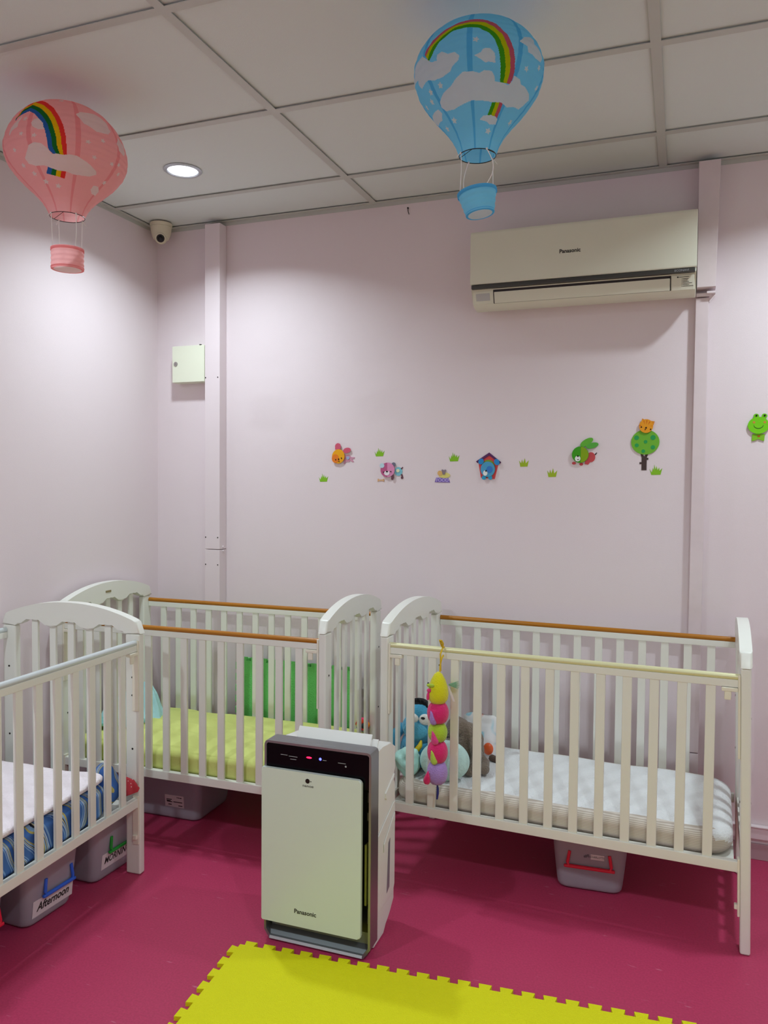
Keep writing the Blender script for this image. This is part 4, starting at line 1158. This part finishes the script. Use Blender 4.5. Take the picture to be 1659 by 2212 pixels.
# ------------------------------------------------------------------ soft toys in the right crib
BED = .352
t = thing('blue_monster_plush', 'blue plush monster with black hair and big white eyes in right crib', 'soft toy', (1.515, -.440, BED + .010))
b = newbm()
ball(b, (0, 0, .055), (.070, .06, .062), 28, 18, wob=.006, wf=2)
ball(b, (.008, -.008, .135), (.066, .058, .062), 28, 18, wob=.004, wf=2)
ball(b, (.008, -.004, .190), (.050, .046, .045), 28, 18)
obj('body', b, cm_plush('4EA6CC'), t, 80)
for sx in (-1, 1):
    b = newbm(); tube(b, [(sx * .055, -.01, .135), (sx * .085, -.016, .10), (sx * .098, -.03, .055), (sx * .095, -.04, .03)], [.016, .022, .019, .012], 14); ball(b, (sx * .096, -.040, .032), .017, 14, 10); obj('arm', b, cm_plush('4EA6CC'), t, 80)
    b = newbm(); ball(b, (.018 + sx * .024, -.046, .178), (.024, .016, .021), 24, 16); e = obj('eye', b, cm_plush('EAE9E4'), t, 80)
    b = newbm(); ball(b, (.014 + sx * .024, -.061, .187), (.0085, .003, .005), 14, 8); obj('pupil', b, DARK, e)
b = newbm()
for k in range(7):
    a = -.95 + k * .32
    p0 = Vector((.004 + .040 * math.sin(a), -.012, .200 + .030 * math.cos(a)))
    cyl(b, p0, p0 + Vector((.012 * math.sin(a), -.012, .018 * math.cos(a))), .013, .003, seg=8)
ball(b, (.004, 0, .222), (.040, .030, .022), 20, 12); obj('hair', b, mat('black_felt', '121216', rough=.9), t, 60)
b = newbm(); ball(b, (.008, -.058, .135), (.048, .012, .032), 24, 14); obj('snout', b, cm_plush('5DB2D4'), t, 80)
b = newbm(); tube(b, [(.0, -.066, .088), (-.004, -.072, .076)], [.004, .005], 10); ball(b, (-.006, -.072, .058), (.017, .008, .022), 18, 12); obj('tag_ring', b, mat('orange_rubber', 'E4562A', rough=.5), t, 80)
b = newbm(); tube(b, [(.034, -.066, .105), (.032, -.072, .088), (.022, -.074, .072), (.010, -.074, .066)], [.003, .009, .011, .004], 10); obj('leaf_tag', b, mat('yellow_rubber', 'E6C51C', rough=.5), t, 80)
for sx in (-1, 1):
    b = newbm(); ball(b, (sx * .048, -.050, .016), (.032, .040, .0155), 18, 10); obj('foot', b, cm_plush('C9A84A' if sx < 0 else '4EA6CC'), t, 80)

def in_r(u, v, z): return in_crib(crib_r, u, v, z)
mint = mat('mint_satin_cloth', 'A5D2C9', rough=.55, var=.05, vscale=20, bump=.35, bscale=40, sheen=.2)
o = cloth_lump('mint_cloth_bundle', 'crumpled mint satin cloth in left front corner of right crib', 'cloth', (1.519, -.561, BED + .051), (.050, .042, .050), mint, .016, 3.0, 0, 44)
b = newbm(); ball(b, (0, 0, 0), (.094, .040, .072), 40, 26, wob=.004, wf=1.2)
o = obj('mint_cushion', b, mat('pale_mint_plush', 'BFDCD8', rough=.9, var=.04, bump=.3, bscale=90), None, 80); o.location = (1.655, -.556, BED + .070); o.rotation_euler = (-.35, -.12, 0)
tag(o, 'pale mint oval cushion behind the hanging caterpillar in right crib', 'cushion')

t = thing('brown_plush_animal', 'grey-brown furry plush animal slumped beside mint cushion in right crib', 'soft toy', (1.704, -.420, BED + .007))
fur = cm_plush('85776A', .9, 150)
b = newbm(); ball(b, (0, .0, .085), (.060, .055, .088), 32, 22, wob=.010, wf=3); ball(b, (-.035, .0, .135), (.048, .046, .052), 28, 18, wob=.008, wf=3); obj('body', b, fur, t, 80)
for pts, rr in (([(.025, -.03, .12), (.050, -.055, .075), (.048, -.075, .03), (.030, -.085, .018)], [.020, .022, .022, .020]), ([(-.05, -.03, .10), (-.085, -.05, .06), (-.11, -.06, .03)], [.020, .021, .018])):
    b = newbm(); tube(b, pts, rr, 16); ball(b, pts[-1], rr[-1] * 1.05, 16, 10); obj('arm', b, fur, t, 80)
b = newbm(); tube(b, [(.035, .0, .045), (.070, -.03, .03), (.078, -.06, .024)], [.026, .024, .020], 16); ball(b, (.078, -.062, .024), .022, 16, 10); obj('leg', b, fur, t, 80)
b = newbm(); tube(b, [(-.04, -.02, .04), (-.09, -.045, .03), (-.105, -.05, .024)], [.026, .024, .02], 16); ball(b, (-.105, -.05, .024), .021, 16, 10); obj('leg', b, cm_plush('9A8A64', .9, 150), t, 80)

def print_cloth():
    m, nt, bb, out = nodes_of('white_cloth_with_blue_orange_print')
    N, Lk = nt.nodes, nt.links
    tc = N.new('ShaderNodeTexCoord'); nz = N.new('ShaderNodeTexNoise'); nz.inputs['Scale'].default_value = 17; nz.inputs['Detail'].default_value = .5
    Lk.new(tc.outputs['Object'], nz.inputs['Vector'])
    r = ramp(nt, [(0, '6B4A38'), (.26, 'E36A2C'), (.33, 'E9E9EA'), (.60, 'E9E9EA'), (.66, '9CCFE0'), (.80, 'E9E9EA')], 'EASE')
    Lk.new(nz.outputs['Fac'], r.inputs[0]); Lk.new(r.outputs[0], bb.inputs['Base Color']); bb.inputs['Roughness'].default_value = .9
    return m
b = newbm(); softbox(b, -.078, .078, -.022, .022, -.082, .082, r=.020, R=.03, cuts=20, amp=.006, f=16)
for v in b.verts: v.co.y *= 1 - .6 * max(abs(v.co.x) / .078, abs(v.co.z) / .082) ** 3
o = obj('printed_pillow', b, print_cloth(), None, 80); o.location = (1.708, -.235, BED + .074); o.rotation_euler = (-.30, .06, 0)
tag(o, 'small white pillow with blue and orange print leaning at back of right crib', 'pillow')
b = newbm(); ball(b, (0, 0, 0), (.020, .012, .024), 18, 12); o = obj('orange_soft_block', b, mat('orange_vinyl', 'E2602C', rough=.35), None, 80); o.location = (1.754, -.288, BED + .040); tag(o, 'small orange rubber piece in front of the printed pillow', 'toy')
b = newbm(); softbox(b, -.022, .022, -.012, .012, -.010, .010, r=.006, R=.008, cuts=6, amp=.003, f=40); o = obj('brown_toy_piece', b, mat('brown_felt', '5A473E', rough=.9), None, 80); o.location = (1.786, -.318, BED + .014); o.rotation_euler = (0, .25, -.2); tag(o, 'little dark brown scrap below the orange piece', 'toy')

# ------------------------------------------------------------------ things in the corner crib
b = newbm()
base = [(.076, -.530), (.150, -.530), (.255, -.450), (.287, -.372), (.250, -.285), (.150, -.250), (.085, -.270), (.076, -.400)]
ridge = [(.082, -.500, .424), (.086, -.455, .440), (.150, -.325, .500), (.172, -.305, .517), (.170, -.298, .516), (.130, -.305, .495), (.088, -.395, .462), (.082, -.440, .446)]
zb = .366; n = 64; rings = []
def loop3(P, k):
    q = k / n * len(P); i = int(q) % len(P); w = q - int(q)
    return Vector(P[i]) * (1 - w) + Vector(P[(i + 1) % len(P)]) * w
for j in range(17):
    q = j / 16
    ring = []
    for k in range(n):
        p0 = loop3([(x, y, zb) for x, y in base], k); p1 = loop3(ridge, k)
        p = p0 * (1 - q) + p1 * q
        p.z = zb + (p1.z - zb) * q ** 1.15
        out_ = p0 - p1; out_.z = 0
        p += out_ * (.16 * math.sin(PI * q)) * (.6 + .4 * math.sin(k * .8))
        p += Vector((noise.noise(p * 14), noise.noise(p * 14 + Vector((9, 0, 0))), 0)) * .010 * (1 - q)
        p.x = max(p.x, .072)
        ring.append(b.verts.new(p))
    rings.append(ring)
for A, B in zip(rings, rings[1:]):
    for k in range(n): b.faces.new((A[k], A[(k + 1) % n], B[(k + 1) % n], B[k]))
b.faces.new(rings[0][::-1]); b.faces.new(rings[-1]); done(b)
o = obj('mint_blanket', b, mat('pale_aqua_blanket', 'A9D3D6', rough=.9, var=.06, vscale=12, bump=.4, bscale=60, spec=.1), None, 80)
tag(o, 'pale aqua blanket heaped at left end of lime mattress', 'blanket')
b = newbm(); softbox(b, -.10, .10, -.06, .06, -.008, .008, r=.007, R=.03, cuts=18, amp=.010, f=14)
o = obj('folded_cloth', b, mat('teal_cloth', '86BDB8', rough=.9, bump=.3), None, 80); o.location = (.178, -.512, .384); o.rotation_euler = (0, 0, .25)
tag(o, 'flat teal cloth fold at foot of the aqua blanket', 'cloth')

t = thing('activity_ball', 'small multicoloured knobbly toy ball at right end of lime mattress', 'toy', (1.183, -.185, .392))
cols = ['E4482A', 'F08A1E', 'E83A6A', '2A2A30', 'B7D32C', 'C23A2A']
pts = [Vector((math.cos(a) * math.cos(e), math.sin(a) * math.cos(e), math.sin(e))) for e, n_ in ((-.6, 5), (.05, 6), (.75, 5)) for a in [2 * PI * k / n_ + e for k in range(n_)]]
b = newbm(); ball(b, (0, 0, 0), .021, 16, 10); obj('core', b, cm('2A2A30'), t, 80)
for k, p in enumerate(pts):
    b = newbm(); ball(b, p * .020, .0125, 12, 8); obj('knob', b, cm(cols[(k * 5 + k // 6) % 6]), t, 80)

# ------------------------------------------------------------------ light: the room's recessed downlights
def lamp(x, y, energy, spread=138, size=.11, col=(.82, .97, 1.03)):
    l = bpy.data.lights.new('downlight_glow', 'AREA')
    l.shape = 'DISK'; l.size = size; l.energy = energy; l.color = col; l.spread = math.radians(spread)
    o = bpy.data.objects.new('downlight_glow', l); COL.objects.link(o)
    o.location = (x, y, H - .004)
    return o
lamp(.5611, -.592, E_BACK)
lamp(2.96, -.592, E_BACK)
lamp(.56, -2.99, E_FRONT, 168)
lamp(2.96, -2.99, E_FRONT, 168)

w = bpy.data.worlds.new('room_ambient'); bpy.context.scene.world = w; w.use_nodes = True
w.node_tree.nodes['Background'].inputs[0].default_value = (.9, .95, 1, 1)
w.node_tree.nodes['Background'].inputs[1].default_value = .02

# ------------------------------------------------------------------ camera
cam = bpy.data.cameras.new('camera'); co = bpy.data.objects.new('camera', cam); COL.objects.link(co)
cam.sensor_fit = 'VERTICAL'; cam.sensor_height = 36.0; cam.lens = 1709.5 / 2212 * 36.0; cam.clip_start = .02
yaw, pitch, roll = .35907, .03747, .00822
f = Vector((-math.sin(yaw) * math.cos(pitch), math.cos(yaw) * math.cos(pitch), -math.sin(pitch)))
r = Vector((math.cos(yaw), math.sin(yaw), 0)); u = r.cross(f)
r2 = r * math.cos(roll) + u * math.sin(roll); u2 = -r * math.sin(roll) + u * math.cos(roll)
M = Matrix((r2, u2, -f)).transposed().to_4x4(); M.translation = (2.4386, -3.2918, 1.4284)
co.matrix_world = M
sc = bpy.context.scene; sc.camera = co
vs = sc.view_settings
vs.view_transform = 'Standard'; vs.look = 'None'; vs.gamma = 1.0; vs.exposure = EXPO; vs.use_curve_mapping = False
sc.display_settings.display_device = 'sRGB'
sc.cycles.max_bounces = 10; sc.cycles.diffuse_bounces = 6; sc.cycles.use_denoising = True
